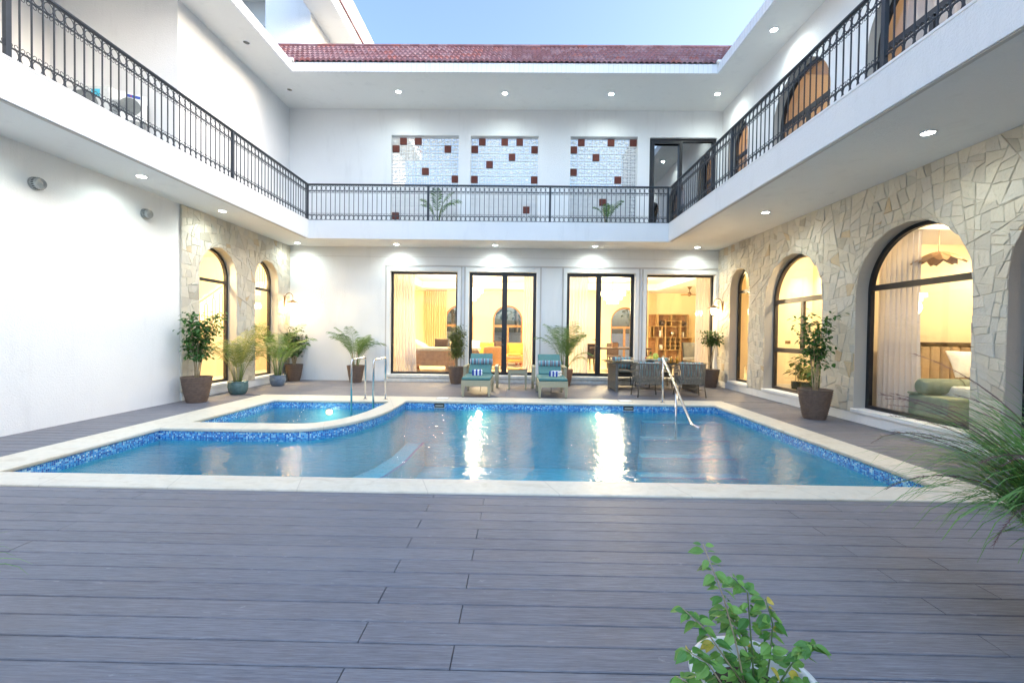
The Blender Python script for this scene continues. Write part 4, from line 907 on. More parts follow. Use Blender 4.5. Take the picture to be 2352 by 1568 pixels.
def palm(name, label, loc, rt, h, n, Lf, seed, potf, potmat, mat='leaf_palm', ang=(20, 62), group='palms in pots', canes=5, extra=(), low=0, lw=.020, seg=20):
    r_ = random.Random(seed); t = T(name, label, 'potted plant', loc, 0, group); potf(t, rt, h, potmat)
    for i in range(canes):
        a = r_.uniform(0, 2 * PI); b0 = Vector((rt * .35 * math.cos(a), rt * .35 * math.sin(a), h - .06)); MB().tube([b0, b0 + Vector((.03 * math.cos(a), .03 * math.sin(a), .25)), b0 + Vector((.07 * math.cos(a), .07 * math.sin(a), .45))], [.016, .013, .009], 7).build('cane', 'stem_tan' if i % 2 else 'stem_green', t, smooth=True)
    fr = [(2 * PI * i / n * 1.0 + r_.uniform(-.4, .4), R(r_.uniform(*ang)), Lf * r_.uniform(.75, 1.1), 0) for i in range(n)] + [(a, R(b), l, 1) for a, b, l in extra]
    for (a, tilt, L, ex) in fr:
        hd = Vector((math.cos(a), math.sin(a), 0)); p = Vector((rt * .25 * math.cos(a), rt * .25 * math.sin(a), h - .05)); pts = [p]; th = tilt * .28; K = 14
        for k in range(K):
            u_ = (k + 1) / K; th2 = th + (tilt - th + R(38)) * u_ ** 2.0 * 1.15; p = p + (hd * math.sin(th2) + Vector((0, 0, 1)) * math.cos(th2)) * L / K; pts.append(p)
        mb = MB().tube(pts, [.007 - .0055 * k / K for k in range(K + 1)], 5); tn = [.55] * len(mb.f)
        tone0 = r_.uniform(.1, .8)
        for k in range(seg):
            u_ = .34 + .65 * k / seg; fi = u_ * K; i0 = min(K - 1, int(fi)); q = pts[i0].lerp(pts[i0 + 1], fi - i0); dr = (pts[i0 + 1] - pts[i0]).normalized(); sd = dr.cross(Vector((0, 0, 1)))
            if sd.length < .05: sd = Vector((-hd.y, hd.x, 0))
            sd.normalize(); ll = L * .30 * math.sin(PI * min(1, (u_ - .25) / .8) * .93 + .12)
            for sg in (-1, 1):
                d_ = (sd * sg * .85 + dr * .75 + Vector((0, 0, r_.uniform(-.05, .25)))).normalized(); n2 = Vector((0, 0, -1)); w_ = lw * r_.uniform(.7, 1.1)
                a1 = q; a2 = q + d_ * ll * .5 + n2 * ll * .06; a3 = q + d_ * ll * .9 + n2 * ll * r_.uniform(.25, .45); wv = dr * w_ / 2
                mb.add([a1 - wv * .5, a1 + wv * .5, a2 + wv, a2 - wv, a3], [(0, 1, 2, 3), (3, 2, 4)]); tn += [min(1, max(0, tone0 + r_.uniform(-.2, .2)))] * 2
        mb.build('frond', mat, t, tone=tn)
    return t
shrub('potted_shrub', 'bushy green shrub in the largest ribbed brown pot, standing against the blank white wall', (-6.30, 8.62, 0), .265, .50, 9, 1.72, (.34, .85), 1250, 1, 'leaf_green', .085, .05, bias=(.12, .02))
shrub('potted_shrub', 'dark leafy shrub in a brown pot in the corner below the left wall lantern', (-6.36, 12.53, 0), .235, .475, 7, 1.52, (.30, .75), 900, 2, 'leaf_deep', .085, .055)
shrub('potted_shrub', 'slim tall shrub with tiny leaves in a pot between first window and door', (-1.72, 12.42, 0), .225, .48, 9, 1.62, (.22, .75), 2600, 3, 'leaf_olive', .06, .03)
shrub('potted_shrub', 'shrub with a round head on bare stems in a brown pot behind the dining set', (5.38, 12.42, 0), .235, .50, 9, 1.52, (.24, 1.15), 650, 4, 'leaf_deep', .075, .048)
shrub('potted_shrub', 'open branched shrub in a ribbed pot standing beside the widest arch with the bed', (5.24, 7.86, 0), .262, .52, 7, 1.82, (.30, .95), 620, 5, 'leaf_green', .09, .055, bias=(.03, .04))
palm('potted_palm', 'olive feathery palm in a round teal glazed pot between the left arches', (-6.22, 9.78, 0), .20, .29, 13, 1.4, 11, bowl_pot, 'glaze_teal', 'leaf_yellowing', (6, 64), extra=((.1, 60, 1.5), (1.2, 50, 1.4)), canes=8, seg=24)
palm('potted_palm', 'yellowish green palm in a round blue grey glazed pot before the narrow left arch', (-6.20, 11.38, 0), .19, .28, 13, 1.5, 12, bowl_pot, 'glaze_blue', 'leaf_palm', (5, 60), canes=7, seg=24)
palm('potted_palm', 'palm in a brown pot against the white back wall behind the grab rails', (-4.55, 12.40, 0), .235, .48, 13, 1.22, 13, ribbed_pot, 'ribbed_pot_brown', 'leaf_palm', (3, 46), canes=4, extra=((0, 60, 1.15),))
palm('potted_palm', 'tall palm in a terracotta pot behind the right lounger', (1.30, 12.30, 0), .24, .46, 14, 1.5, 14, ribbed_pot, 'terracotta', 'leaf_palm', (4, 44), extra=((.0, 75, 1.0), (.3, 95, .9)), canes=3)
palm('potted_palm', 'palm with arching leaves on the back balcony before the first lattice panel', (-2.28, 12.3, 4.335), .15, .15, 5, .95, 15, bowl_pot, 'terracotta', 'leaf_palm', (10, 42), canes=2, seg=14, lw=.035, group='palms on the upper balcony', extra=((.05, 50, 1.0),))
palm('potted_palm', 'smaller palm on the back balcony before the third lattice panel', (2.42, 12.3, 4.335), .15, .15, 6, .80, 16, bowl_pot, 'terracotta', 'leaf_palm', (8, 40), canes=2, seg=14, lw=.03, group='palms on the upper balcony')
# dry plume in the teal pot is a part of that palm: skipped when not visible
# foreground plant in the white tub
t = T('potted_climber', 'light green plant with some yellow leaves in a white tub on the near deck', 'potted plant', (.758, 1.39, 0))
prof = [(.125, 0), (.15, .15), (.176, .325), (.188, .33), (.192, .342), (.188, .352), (.170, .352), (.165, .33), (.160, .29), (0, .285)]
MB().lathe(prof, 56).build('pot', 'pot_white', t, smooth=True, bevel=0); MB().lathe([(0, .292), (.08, .290), (.161, .288)], 24).build('soil', 'soil', t)
r_ = random.Random(21); lf, tn, ly, ty = MB(), [], MB(), []
stems = [[(-.05, -.02, .28), (-.12, -.06, .36), (-.18, -.08, .45), (-.26, -.09, .50)], [(.02, .04, .28), (.0, .05, .40), (-.05, .05, .50), (-.09, .06, .53)], [(.0, -.05, .28), (-.05, -.10, .36), (-.12, -.12, .40)], [(.07, .0, .28), (.13, -.02, .34), (.19, -.05, .36)], [(.02, -.06, .28), (.05, -.12, .34), (.04, -.15, .37)], [(-.02, 0, .28), (-.06, -.01, .45), (-.10, .0, .60), (-.16, .02, .76)], [(0, .0, .28), (-.10, -.02, .42), (-.17, -.03, .52), (-.235, -.02, .575)], [(.01, .01, .28), (.0, .02, .45), (-.01, .03, .60), (-.05, .05, .64)], [(.03, 0, .28), (.05, 0, .42), (.055, .0, .52), (.03, .0, .60)], [(.05, 0, .28), (.12, .01, .38), (.16, .0, .45), (.17, -.02, .47)], [(-.04, 0, .28), (-.13, -.04, .33), (-.20, -.06, .36), (-.27, -.07, .40)], [(.06, -.03, .28), (.12, -.06, .31), (.15, -.08, .33)], [(.0, -.03, .28), (-.03, -.08, .33), (-.06, -.11, .36)]]
for sp in stems:
    sp = [Vector(p) for p in sp]; MB().tube(sp, [.0032 - .0018 * k / (len(sp) - 1) for k in range(len(sp))], 6).build('stem', 'stem_tan' if r_.random() < .5 else 'stem_green', t, smooth=True)
    for k in range(len(sp) - 1):
        for q in range(9):
            p = sp[k].lerp(sp[k + 1], (q + r_.random()) / 9)
            if p.z < .31 and q < 2: continue
            for sg in (-1, 1):
                if r_.random() < .12: continue
                dd = Vector((sg * r_.uniform(.5, 1), r_.uniform(-.6, .6), r_.uniform(-.5, .3))); s_ = r_.uniform(.6, 1.25); yl = r_.random() < .025
                leafmesh(ly if yl else lf, ty if yl else tn, p + dd * .006, dd, .040 * s_, .025 * s_, Vector((r_.uniform(-.7, .7), r_.uniform(-.9, .2), 1)), r_.random(), r_.uniform(.1, .7), True)
lf.build('foliage', 'leaf_bright', t, tone=tn); ly.build('yellow_leaves', 'leaf_yellow', t, tone=ty)
# fountain grass at the right edge and its tip at the left edge
def grass(label, loc, n, L, seed, sect, pl=14, plmat='grass_purple', lean=1.0):
    r_ = random.Random(seed); t = T('fountain_grass', label, 'grass plant', loc); g = MB(); tg = []; pp = MB(); tp = []
    ribbed_pot(t, .17, .30, 'ribbed_pot_brown')
    for i in range(n):
        a = r_.uniform(*sect); hd = Vector((math.cos(a), math.sin(a), 0)); p = Vector((r_.gauss(0, .05), r_.gauss(0, .05), .24)); LL = L * r_.uniform(.5, 1.05); th = R(r_.uniform(4, 30)) * lean; bend = R(r_.uniform(50, 120)); K = 9; w_ = r_.uniform(.005, .009); sd = Vector((-hd.y, hd.x, 0)); base = len(g.v)
        pts = [p]
        for k in range(K): u_ = (k + 1) / K; q = th + bend * u_ ** 2; p = p + (hd * math.sin(q) + Vector((0, 0, math.cos(q)))) * LL / K; pts.append(p)
        for k, q in enumerate(pts): ww = w_ * (1 - (k / K) ** 2) + .0006; g.v += [tuple(q - sd * ww), tuple(q + sd * ww)]
        tt = r_.random()
        for k in range(K): g.f.append((base + 2 * k, base + 2 * k + 1, base + 2 * k + 3, base + 2 * k + 2)); tg.append(tt)
    for i in range(pl):
        a = r_.uniform(*sect); hd = Vector((math.cos(a), math.sin(a), 0)); p = Vector((0, 0, .26)); LL = L * r_.uniform(.85, 1.12); th = R(r_.uniform(10, 36)) * lean; bend = R(r_.uniform(55, 100)); K = 14; pts = [p]
        for k in range(K): u_ = (k + 1) / K; q = th + bend * u_ ** 1.8; p = p + (hd * math.sin(q) + Vector((0, 0, math.cos(q)))) * LL / K; pts.append(p)
        n0 = len(pp.f); pp.tube(pts, [.0022] * 11 + [.002, .0015, .001, .0006], 4)
        for k in range(160):
            u_ = r_.uniform(.68, 1); fi = u_ * K; i0 = min(K - 1, int(fi)); q = pts[i0].lerp(pts[i0 + 1], fi - i0); dr = (pts[i0 + 1] - pts[i0]).normalized(); d_ = (dr + Vector((r_.gauss(0, .45), r_.gauss(0, .45), r_.gauss(0, .45)))).normalized(); l_ = .035 * r_.uniform(.5, 1.1); s_ = d_.orthogonal().normalized() * .0009
            pp.add([q - s_, q + s_, q + d_ * l_], [(0, 1, 2)])
        tt = r_.random(); tp += [tt] * (len(pp.f) - n0)
    g.build('blades', 'grass_green', t, tone=tg); pp.build('plumes', plmat, t, tone=tp); return t
grass('green fountain grass with purple plumes reaching in from the right edge of the picture', (2.72, 2.05, 0), 900, 1.22, 31, (1.5, 4.7), 26)
grass('faint tuft of grass tips at the left edge of the near deck', (-2.50, 1.70, 0), 90, .50, 32, (-1.2, 1.2), 1)

# ------------------------------------------------------------------ loungers
def lounger(label, loc):
    t = T('sun_lounger', label, 'sun lounger', loc, 0, 'sun loungers on the back deck')
    MB().box(-.33, .33, 0, .045, .245, .375).box(-.33, -.285, .046, 1.20, .245, .375).box(.285, .33, .046, 1.20, .245, .375).box(-.284, .284, .046, 1.20, .335, .372).build('frame', 'cream_wicker', t, bevel=.008)
    for x, y in ((-.292, .045), (.292, .045), (-.30, 1.15), (.30, 1.15)):
        MB().obox((x, y, .125), (.075, .075, .244), None, .62).build('leg', 'cream_wicker', t, bevel=.006)
    for x, y in ((-.292, .045), (.292, .045), (-.30, 1.15), (.30, 1.15)): MB().obox((x, y, .005), (.05, .05, .01)).build('foot', 'rubber', t)
    c = MB(); c.box(-.325, .325, .0, 1.06, .377, .44); c.build('seat_cushion', 'teal_canvas', t, bevel=.028)
    rot = Matrix.Rotation(R(37), 3, 'X'); b = MB(); b.obox((0, 1.28, .665), (.56, .76, .065), rot); b.build('back_cushion', 'teal_canvas', t, bevel=.028)
    f = MB(); f.obox((0, 1.325, .615), (.54, .76, .035), rot); f.build('back_frame', 'cream_wicker', t, bevel=.006)
    for s_ in (-1, 1):
        m = MB().box(s_ * .39 - .045, s_ * .39 + .045, 1.18, 1.90, .565, .615).box(s_ * .39 - .04, s_ * .39 + .04, 1.19, 1.27, .245, .564).box(s_ * .39 - .035, s_ * .39 + .035, 1.80, 1.87, .0, .564).box(s_ * .39 - .03, s_ * .39 + .03, 1.271, 1.799, .27, .34); m.build('armrest', 'cream_wicker', t, bevel=.012)
    MB().tube([(.0, 1.0, .25), (.03, .95, .10), (.02, .9, .02)], .006, 6).tube([(-.25, .9, .24), (.25, .9, .24)], .008, 6).build('adjusting_bar', 'window_black', t); return t
l1 = lounger('left one of two wicker sun loungers with teal cushions, beside the slim shrub', (-.915, 9.80, 0))
l2 = copy_tree(l1, loc=(.795, 9.80, 0), label='right one of two wicker sun loungers with teal cushions, before the tall palm')
def bolster(label, loc, rz):
    t = T('bolster', label, 'bolster', loc, rz, 'striped bolsters on the loungers'); m = MB(); prof = [(-.285, .03), (-.283, .055), (-.265, .072), (-.2, .080), (0, .082), (.2, .080), (.265, .072), (.283, .055), (.285, .03)]
    n = 24; base = 0
    for x, r0 in prof:
        for k in range(n): a = 2 * PI * k / n; m.v.append((x, r0 * math.cos(a), r0 * math.sin(a)))
    for i in range(len(prof) - 1):
        for k in range(n): m.f.append((i * n + k, i * n + (k + 1) % n, (i + 1) * n + (k + 1) % n, (i + 1) * n + k))
    m.f += [tuple(range(n)), tuple(range((len(prof) - 1) * n, len(prof) * n))]
    m.build('cover', 'striped_canvas', t, smooth=True); e = MB()
    for s_ in (-1, 1): e.tube([(s_ * .268 + .0005 * s_, .074 * math.cos(a), .074 * math.sin(a)) for a in [2 * PI * k / 24 for k in range(24)]], .004, 5, True)
    e.build('piping', 'white_linen', t); return t
bolster('striped bolster leaning on the left lounger back', (-.905, 11.055, .715), R(1)); bolster('striped bolster leaning on the right lounger back', (.80, 11.03, .69), R(-1))
def towel(label, loc, rz):
    t = T('folded_towel', label, 'towel', loc, rz, 'folded blue and white towels'); m = MB()
    for z0 in (0, .062):
        pr = [(-.11, z0), (.085, z0)] + [(.085 + .028 * math.sin(a), z0 + .029 - .029 * math.cos(a)) for a in [PI * k / 8 for k in range(1, 8)]] + [(.085, z0 + .058), (-.11, z0 + .058), (-.122, z0 + .048), (-.118, z0 + .033), (-.124, z0 + .024), (-.12, z0 + .008)]
        rotp = [(y_, z_) for y_, z_ in pr]; m.prism([(p[0], p[1]) for p in rotp], 'y', -.125, .125)
    m.build('towel', 'towel_stripes', t, bevel=.010); t.rotation_euler = (0, 0, rz); return t
towel('blue and white striped towel folded on the left lounger seat', (-.94, 10.42, .442), R(4)); towel('blue and white striped towel folded on the right lounger seat', (.90, 10.38, .442), R(-24))
# side table and glasses
t = T('side_table', 'small square cream wicker side table between the two loungers', 'side table', (.005, 11.42, 0))
MB().box(-.245, .245, -.22, .22, .40, .505).build('apron', 'cream_wicker', t, bevel=.008); MB().box(-.25, .25, -.225, .225, .508, .52).build('glass_top', 'table_glass', t, bevel=.002); MB().box(-.25, .25, -.225, .225, .505, .508).build('top_weave', 'cream_wicker', t)
for x in (-.212, .212):
    for y in (-.19, .19): MB().obox((x, y, .20), (.062, .062, .40), None, .6).build('leg', 'cream_wicker', t, bevel=.005)
def wineglass(label, loc):
    t = T('wine_glass', label, 'wine glass', loc, 0, 'wine glasses on the side table')
    MB().lathe([(.034, 0), (.034, .002), (.004, .008), (.0035, .085), (.02, .10), (.038, .125), (.040, .155), (.031, .205), (.030, .205), (.038, .155), (.036, .126), (.0, .10)], 24).build('bowl_and_stem', 'drinking_glass', t, smooth=True); MB().lathe([(0, .103), (.020, .106), (.034, .126), (.0365, .143), (0, .143)], 24).build('wine', 'rose_wine', t, smooth=True)
wineglass('stemmed glass of rose wine on the side table, left one', (-.03, 11.42, .5205)); wineglass('stemmed glass of rose wine on the side table, right one', (.075, 11.40, .5205))
# ------------------------------------------------------------------ dining set
t = T('dining_table', 'glass topped dining table on two slab legs woven with taupe rope', 'dining table', (3.50, 11.55, 0))
MB().box(-1.22, 1.22, -.58, .58, .742, .752).build('glass_top', 'table_glass', t, bevel=.003); MB().box(-1.15, 1.15, -.52, .52, .70, .74).build('table_frame', 'taupe_metal', t, bevel=.006)
for x in (-1.02, .98):
    L = MB().box(x - .035, x + .035, -.50, -.46, 0, .70).box(x - .035, x + .035, .42, .46, 0, .70).box(x - .035, x + .035, -.459, .419, .02, .06).box(x - .035, x + .035, -.459, .419, .655, .699).build('slab_leg', 'taupe_metal', t, bevel=.005); m = MB()
    for k in range(24): y = -.44 + k * .0365; m.box(x - .028, x + .028, y - .013, y + .013, .061, .654)
    for z in (.26, .46): m.box(x - .031, x + .031, -.459, .419, z - .006, z + .006)
    m.build('rope_weave', 'woven_rope', L)
def dining_chair(label, loc, rz):
    t = T('dining_chair', label, 'chair', loc, rz, 'rope woven dining chairs')
    W, D = .29, .27; zt, zb = .775, .32
    path = [(-W, .27), (-W, .1), (-W, -.12)] + [(-W + .10 - .10 * math.cos(a), -.17 - .10 * math.sin(a)) for a in [PI / 2 * k / 5 for k in range(1, 6)]] + [(W - .10 + .10 * math.sin(a), -.17 - .10 * math.cos(a)) for a in [PI / 2 * k / 5 for k in range(0, 6)]] + [(W, .1), (W, .27)]
    def ztop(y): return zt - .12 * max(0, min(1, (y + .20) / .45)) 
    def zbot(y): return zb + .07 * max(0, min(1, (y + .20) / .45))
    top = [(x * 1.06, y * 1.05, ztop(y)) for x, y in path]; bot = [(x * .97, y * .97, zbot(y)) for x, y in path]
    MB().tube(top, .016, 8).build('top_rim', 'taupe_metal', t, smooth=True); MB().tube(bot, .012, 8).build('lower_rim', 'taupe_metal', t, smooth=True)
    # ropes
    cum = [0]
    for i in range(len(path) - 1): cum.append(cum[-1] + math.dist(path[i], path[i + 1]))
    m = MB(); N_ = 46
    for k in range(N_):
        s_ = (k + .5) / N_ * cum[-1]; i = max(j for j in range(len(cum)) if cum[j] <= s_); i = min(i, len(path) - 2); f = (s_ - cum[i]) / (cum[i + 1] - cum[i])
        a = Vector(top[i]).lerp(Vector(top[i + 1]), f); b_ = Vector(bot[i]).lerp(Vector(bot[i + 1]), f); tg = (Vector(top[i + 1]) - Vector(top[i])); tg.z = 0; tg.normalize(); nr = Vector((tg.y, -tg.x, 0))
        for off in (0,):
            pts = []
            for q in range(9):
                u_ = q / 8; pts.append(a.lerp(b_, u_) + nr * (.008 * math.sin(u_ * 3 * PI) * (1 if k % 2 else -1)))
            base = len(m.v)
            for p in pts: m.v += [tuple(p - tg * .0115 - nr * .004), tuple(p + tg * .0115 - nr * .004), tuple(p + tg * .0115 + nr * .004), tuple(p - tg * .0115 + nr * .004)]
            for q in range(8):
                for z_ in range(4): z2 = (z_ + 1) % 4; m.f.append((base + q * 4 + z_, base + q * 4 + z2, base + q * 4 + 4 + z2, base + q * 4 + 4 + z_))
    for u_ in (.3, .63): m.tube([Vector(a).lerp(Vector(b_), u_) for a, b_ in zip(top, bot)], .007, 6)
    m.build('rope_shell', 'woven_rope', t)
    for x, y in ((-.27, -.24), (.27, -.24), (-.27, .24), (.27, .24)): MB().tube([(x * 1.12, y * 1.12, 0), (x * .98, y * .98, .33), (x * .98, y * .98, .40)], .013, 8).build('leg', 'taupe_metal', t, smooth=True)
    MB().tube([(-.285, -.25, .19), (.285, .25, .19)], .008, 6).tube([(-.285, .25, .175), (.285, -.25, .175)], .008, 6).build('cross_brace', 'taupe_metal', t)
    c = MB(); cushion(c, (0, .03, .415), (.53, .52, .09)); c.build('seat_cushion', 'grey_cushion', t, smooth=True); MB().box(-.26, .26, -.22, .26, .335, .36).build('seat_frame', 'taupe_metal', t); return t
ch = [((3.05, 10.42, 0), R(2), 'rope woven dining chair seen from behind, left of the sloping pool handrail'), ((4.06, 10.50, 0), R(-6), 'rope woven dining chair seen from behind, right of the sloping pool handrail'), ((2.93, 12.36, 0), R(180), 'rope woven dining chair across the table, at its left end facing the pool'), ((3.93, 12.36, 0), R(174), 'rope woven dining chair across the table, behind the orange juice')]
c0 = None
for loc, rz, lb in ch:
    if c0 is None: c0 = dining_chair(lb, loc, rz)
    else: copy_tree(c0, loc, rz, lb)
    cl = {0: 'left chair seen from behind', 1: 'right chair seen from behind', 2: 'chair at the left end across the table', 3: 'chair behind the orange juice'}[ch.index((loc, rz, lb))]
    q = T('striped_cushion', 'striped back cushion in the ' + cl, 'cushion', (loc[0], loc[1], 0), rz, 'striped back cushions of the dining chairs'); m = MB(); cushion(m, (0, -.165, .635), (.52, .36, .13), Matrix.Rotation(R(80), 3, 'X')); m.build('cover', 'striped_canvas', q, smooth=True)
fb = T('fruit_bowl', 'shallow bowl on the dining table holding the fruit', 'bowl', (3.50, 11.62, .7525)); MB().lathe([(.06, 0), (.11, .02), (.175, .06), (.17, .06), (.10, .025), (0, .012)], 28).build('bowl', 'porcelain', fb, smooth=True)
def fruit(name, label, p, r3, mat, seed):
    o = T(name, label, 'fruit', p, 0); MB().blob((0, 0, 0), r3, seed, .06, 14, 10).build('skin', mat, o, smooth=True); MB().tube([(0, 0, r3[2] * .92), (.004, 0, r3[2] + .012)], .003, 5).build('stalk', 'bark', o); return o
for i, (n_, l_, p, r3, m_) in enumerate((('mango', 'yellow mango at the left of the fruit bowl', (3.40, 11.56, .83), (.055, .045, .045), 'fruit_yellow'), ('apple', 'dark red apple at the left rim of the fruit bowl', (3.375, 11.66, .835), (.038, .038, .036), 'fruit_red'), ('melon', 'large pale yellow melon at the right of the fruit bowl', (3.60, 11.62, .885), (.075, .07, .085), 'fruit_green'), ('orange', 'orange lying in front in the fruit bowl', (3.48, 11.53, .832), (.04, .04, .038), 'fruit_yellow'), ('green_apple', 'green apple between the oranges in the bowl', (3.47, 11.66, .85), (.038, .038, .036), 'fruit_green'))): fruit(n_, l_, p, r3, m_, i)
pn = T('pineapple', 'pineapple with a leafy crown behind the fruit bowl', 'pineapple', (3.52, 11.80, .7525)); MB().blob((0, 0, .09), (.055, .055, .09), 3, .05, 16, 10).build('body', 'pineapple_skin', pn, smooth=True)
m = MB(); tn = []; r_ = random.Random(8)
for k in range(26): a = r_.uniform(0, 2 * PI); e = r_.uniform(.3, 1.4); leafmesh(m, tn, Vector((0, 0, .17)), Vector((math.cos(a) * math.cos(e), math.sin(a) * math.cos(e), math.sin(e))), .11, .018, Vector((0, 0, 1)), r_.random(), .2)
m.build('crown', 'leaf_deep', pn, tone=tn)
for x, l_ in ((4.03, 'glass of orange juice on the dining table, the left one'), (4.19, 'glass of orange juice on the dining table, the right one')):
    o = T('juice_glass', l_, 'glass', (x, 11.72, .7525), 0, 'glasses of orange juice'); MB().lathe([(.026, 0), (.034, .125), (.032, .125), (.0245, .006), (0, .006)], 20).build('tumbler', 'drinking_glass', o, smooth=True); MB().lathe([(.0, .007), (.024, .007), (.0305, .105), (0, .105)], 20).build('juice', 'orange_juice', o, smooth=True)
o = T('dinner_plate', 'flat pale plate on the left end of the dining table', 'plate', (2.85, 11.55, .7525)); MB().lathe([(.09, 0), (.15, .015), (.148, .018), (.09, .005), (0, .005)], 32).build('plate', 'porcelain', o, smooth=True)

# ------------------------------------------------------------------ things inside the rooms
def curtain(label, a, b, z0, z1, folds, mat='sheer_curtain', amp=.05, flare=0.0, group='curtains behind the glass', seed=0, gather=0):
    t = T('curtain', label, 'curtain', (a[0], a[1], z0), 0, group); r_ = random.Random(seed); a = Vector(a).to_3d() if len(a) == 3 else Vector((*a, 0)); b = Vector((*b, 0)); d_ = (b - a); L = d_.length; d_.normalize(); nr = Vector((-d_.y, d_.x, 0)); m = MB(); nx = folds * 10; nz = 14; ph = [r_.uniform(-.4, .4) for _ in range(folds + 2)]
    for j in range(nz + 1):
        v = j / nz; z = (z1 - z0) * v
        for i in range(nx + 1):
            u_ = i / nx; q = u_ * folds; w_ = amp * math.sin(2 * PI * q + ph[int(q)] * math.sin(v * 3)) * (1 - .35 * v); x = u_ * L * (1 + flare * (1 - v) ** 2 - gather * math.sin(v * PI)); m.v.append(tuple(d_ * x + nr * w_ + Vector((0, 0, z))))
    for j in range(nz):
        for i in range(nx): k = j * (nx + 1) + i; m.f.append((k, k + 1, k + nx + 2, k + nx + 1))
    m.build('fabric', mat, t, smooth=True); MB().tube([(0, 0, z1 - z0 + .01), tuple(d_ * L + Vector((0, 0, z1 - z0 + .01)))], .012, 6).build('rod', 'window_black', t); return t
curtain('sheer curtain at the left side of the picture window with the wooden sofa', (-3.74, 13.35), (-3.12, 13.35), .21, 3.2, 7, flare=.12, seed=1)
curtain('sheer curtain at the right side of the door in front of the mustard sofa', (.16, 13.35), (.62, 13.35), .21, 3.2, 6, seed=2)
curtain('sheer curtain behind the left leaf of the door beside the dining set', (1.36, 13.38), (2.10, 13.38), .21, 3.2, 8, seed=3)
curtain('sheer curtain at the right side of the window with the shelf unit', (5.30, 13.35), (5.72, 13.35), .21, 3.2, 5, seed=4)
curtain('cream curtain at the far arch behind the wooden sofa', (-3.95, 18.95), (-3.05, 18.95), .21, 3.22, 9, 'cream_curtain', seed=5)
curtain('yellow curtain at the left edge of the window with the shelf unit', (4.95, 18.2), (5.25, 18.2), .21, 3.22, 4, 'cream_curtain', seed=6)
curtain('long sheer curtain inside the widest arched window by the bed', (6.22, 7.75), (6.22, 6.95), .21, 3.1, 8, flare=.10, seed=7, amp=.05)
curtain('sheer curtain in the cut off arched window at the right picture edge', (6.22, 5.2), (6.22, 4.6), .21, 3.1, 6, seed=8)
curtain('white sheer curtain in the upper arched window at the top right', (XR + .45, 7.4), (XR + .45, 5.8), 4.4, 7.5, 10, seed=9)
def sofa(label, loc, rz, w_, mat, base, hb, dep=.9, nm='sofa', legs=.14, wood=False):
    t = T(nm, label, 'sofa', loc, rz)
    if wood: MB().box(-w_ / 2, w_ / 2, 0, .05, .19, .66).box(-w_ / 2, w_ / 2, .051, dep, .19, .30).build('wooden_base', base, t, bevel=.006); MB().box(-w_ / 2 + .02, w_ / 2 - .02, .0, dep, .661, .76).build('top_cushion', mat, t, bevel=.03)
    else:
        MB().box(-w_ / 2, w_ / 2, 0, dep, legs, .42).build('seat', mat, t, bevel=.04)
        for k in range(3): x0 = -w_ / 2 + k * w_ / 3; MB().box(x0 + .004, x0 + w_ / 3 - .004, -.02, .2, .421, hb).build('back_cushion', mat, t, bevel=.05)
        for s_ in (-1, 1): MB().box(s_ * w_ / 2 - .08, s_ * w_ / 2 + .08, -.03, dep, .14, .60).build('armrest', mat, t, bevel=.04)
    for x in (-w_ / 2 + .2, 0.15, w_ / 2 - .2):
        for y in (.06, dep - .1): MB().box(x - .05, x + .05, y - .03, y + .03, 0, legs if not wood else .189).build('leg', base, t)
    return t
sofa('long wooden backed sofa with a cream seat behind the first picture window', (-2.35, 13.75, .2), 0, 2.3, 'cream_cushion', 'oak_wood', .8, 1.0, wood=True)
def pillow(label, loc, rot, size, mat, nm='pillow'):
    t = T(nm, label, 'pillow', loc); m = MB(); cushion(m, (0, 0, 0), size, rot); m.build('cover', mat, t, smooth=True); return t
pillow('big cream pillow leaning at the left end of the wooden sofa', (-3.22, 14.2, 1.05), Matrix.Rotation(R(24), 3, 'Y') @ Matrix.Rotation(R(12), 3, 'X'), (.62, .55, .16), 'cream_cushion')
pillow('dark brown tasselled pillow on the wooden sofa', (-2.50, 14.5, 1.08), Matrix.Rotation(R(75), 3, 'X'), (.46, .30, .14), 'dark_fabric')
pillow('small light pillow at the right end of the wooden sofa', (-2.02, 14.4, 1.03), Matrix.Rotation(R(80), 3, 'X'), (.40, .22, .14), 'cream_cushion')
sofa('mustard yellow sofa seen through the door behind the left lounger', (-.75, 17.6, .2), R(180), 2.2, 'mustard_fabric', 'oak_wood', .86)
pillow('brown pillow on the mustard sofa', (-.72, 17.2, 1.0), Matrix.Rotation(R(75), 3, 'X'), (.45, .28, .14), 'dark_fabric')
pillow('white patterned pillow at the left end of the mustard sofa', (-1.62, 16.6, .95), Matrix.Rotation(R(70), 3, 'X') @ Matrix.Rotation(R(20), 3, 'Y'), (.42, .42, .14), 'white_linen')
t = T('armchair', 'rust coloured armchair with a rounded back seen from behind through the left door', 'armchair', (-.85, 15.2, .2))
pr = [(-.33, .12)] + [(-.33 + .12 - .12 * math.cos(a), .66 + .12 * math.sin(a)) for a in [PI / 2 * k / 5 for k in range(6)]] + [(.33 - .12 + .12 * math.sin(a), .66 + .12 * math.cos(a)) for a in [PI / 2 * k / 5 for k in range(6)]] + [(.33, .12)]
MB().prism(pr, 'y', 0, .12).build('back', 'rust_fabric', t, bevel=.03); MB().box(-.33, .33, .121, .7, .25, .42).build('seat', 'rust_fabric', t, bevel=.03)
for x in (-.28, .28):
    for y in (.05, .6): MB().box(x - .02, x + .02, y - .02, y + .02, 0, .25).build('leg', 'oak_wood', t)
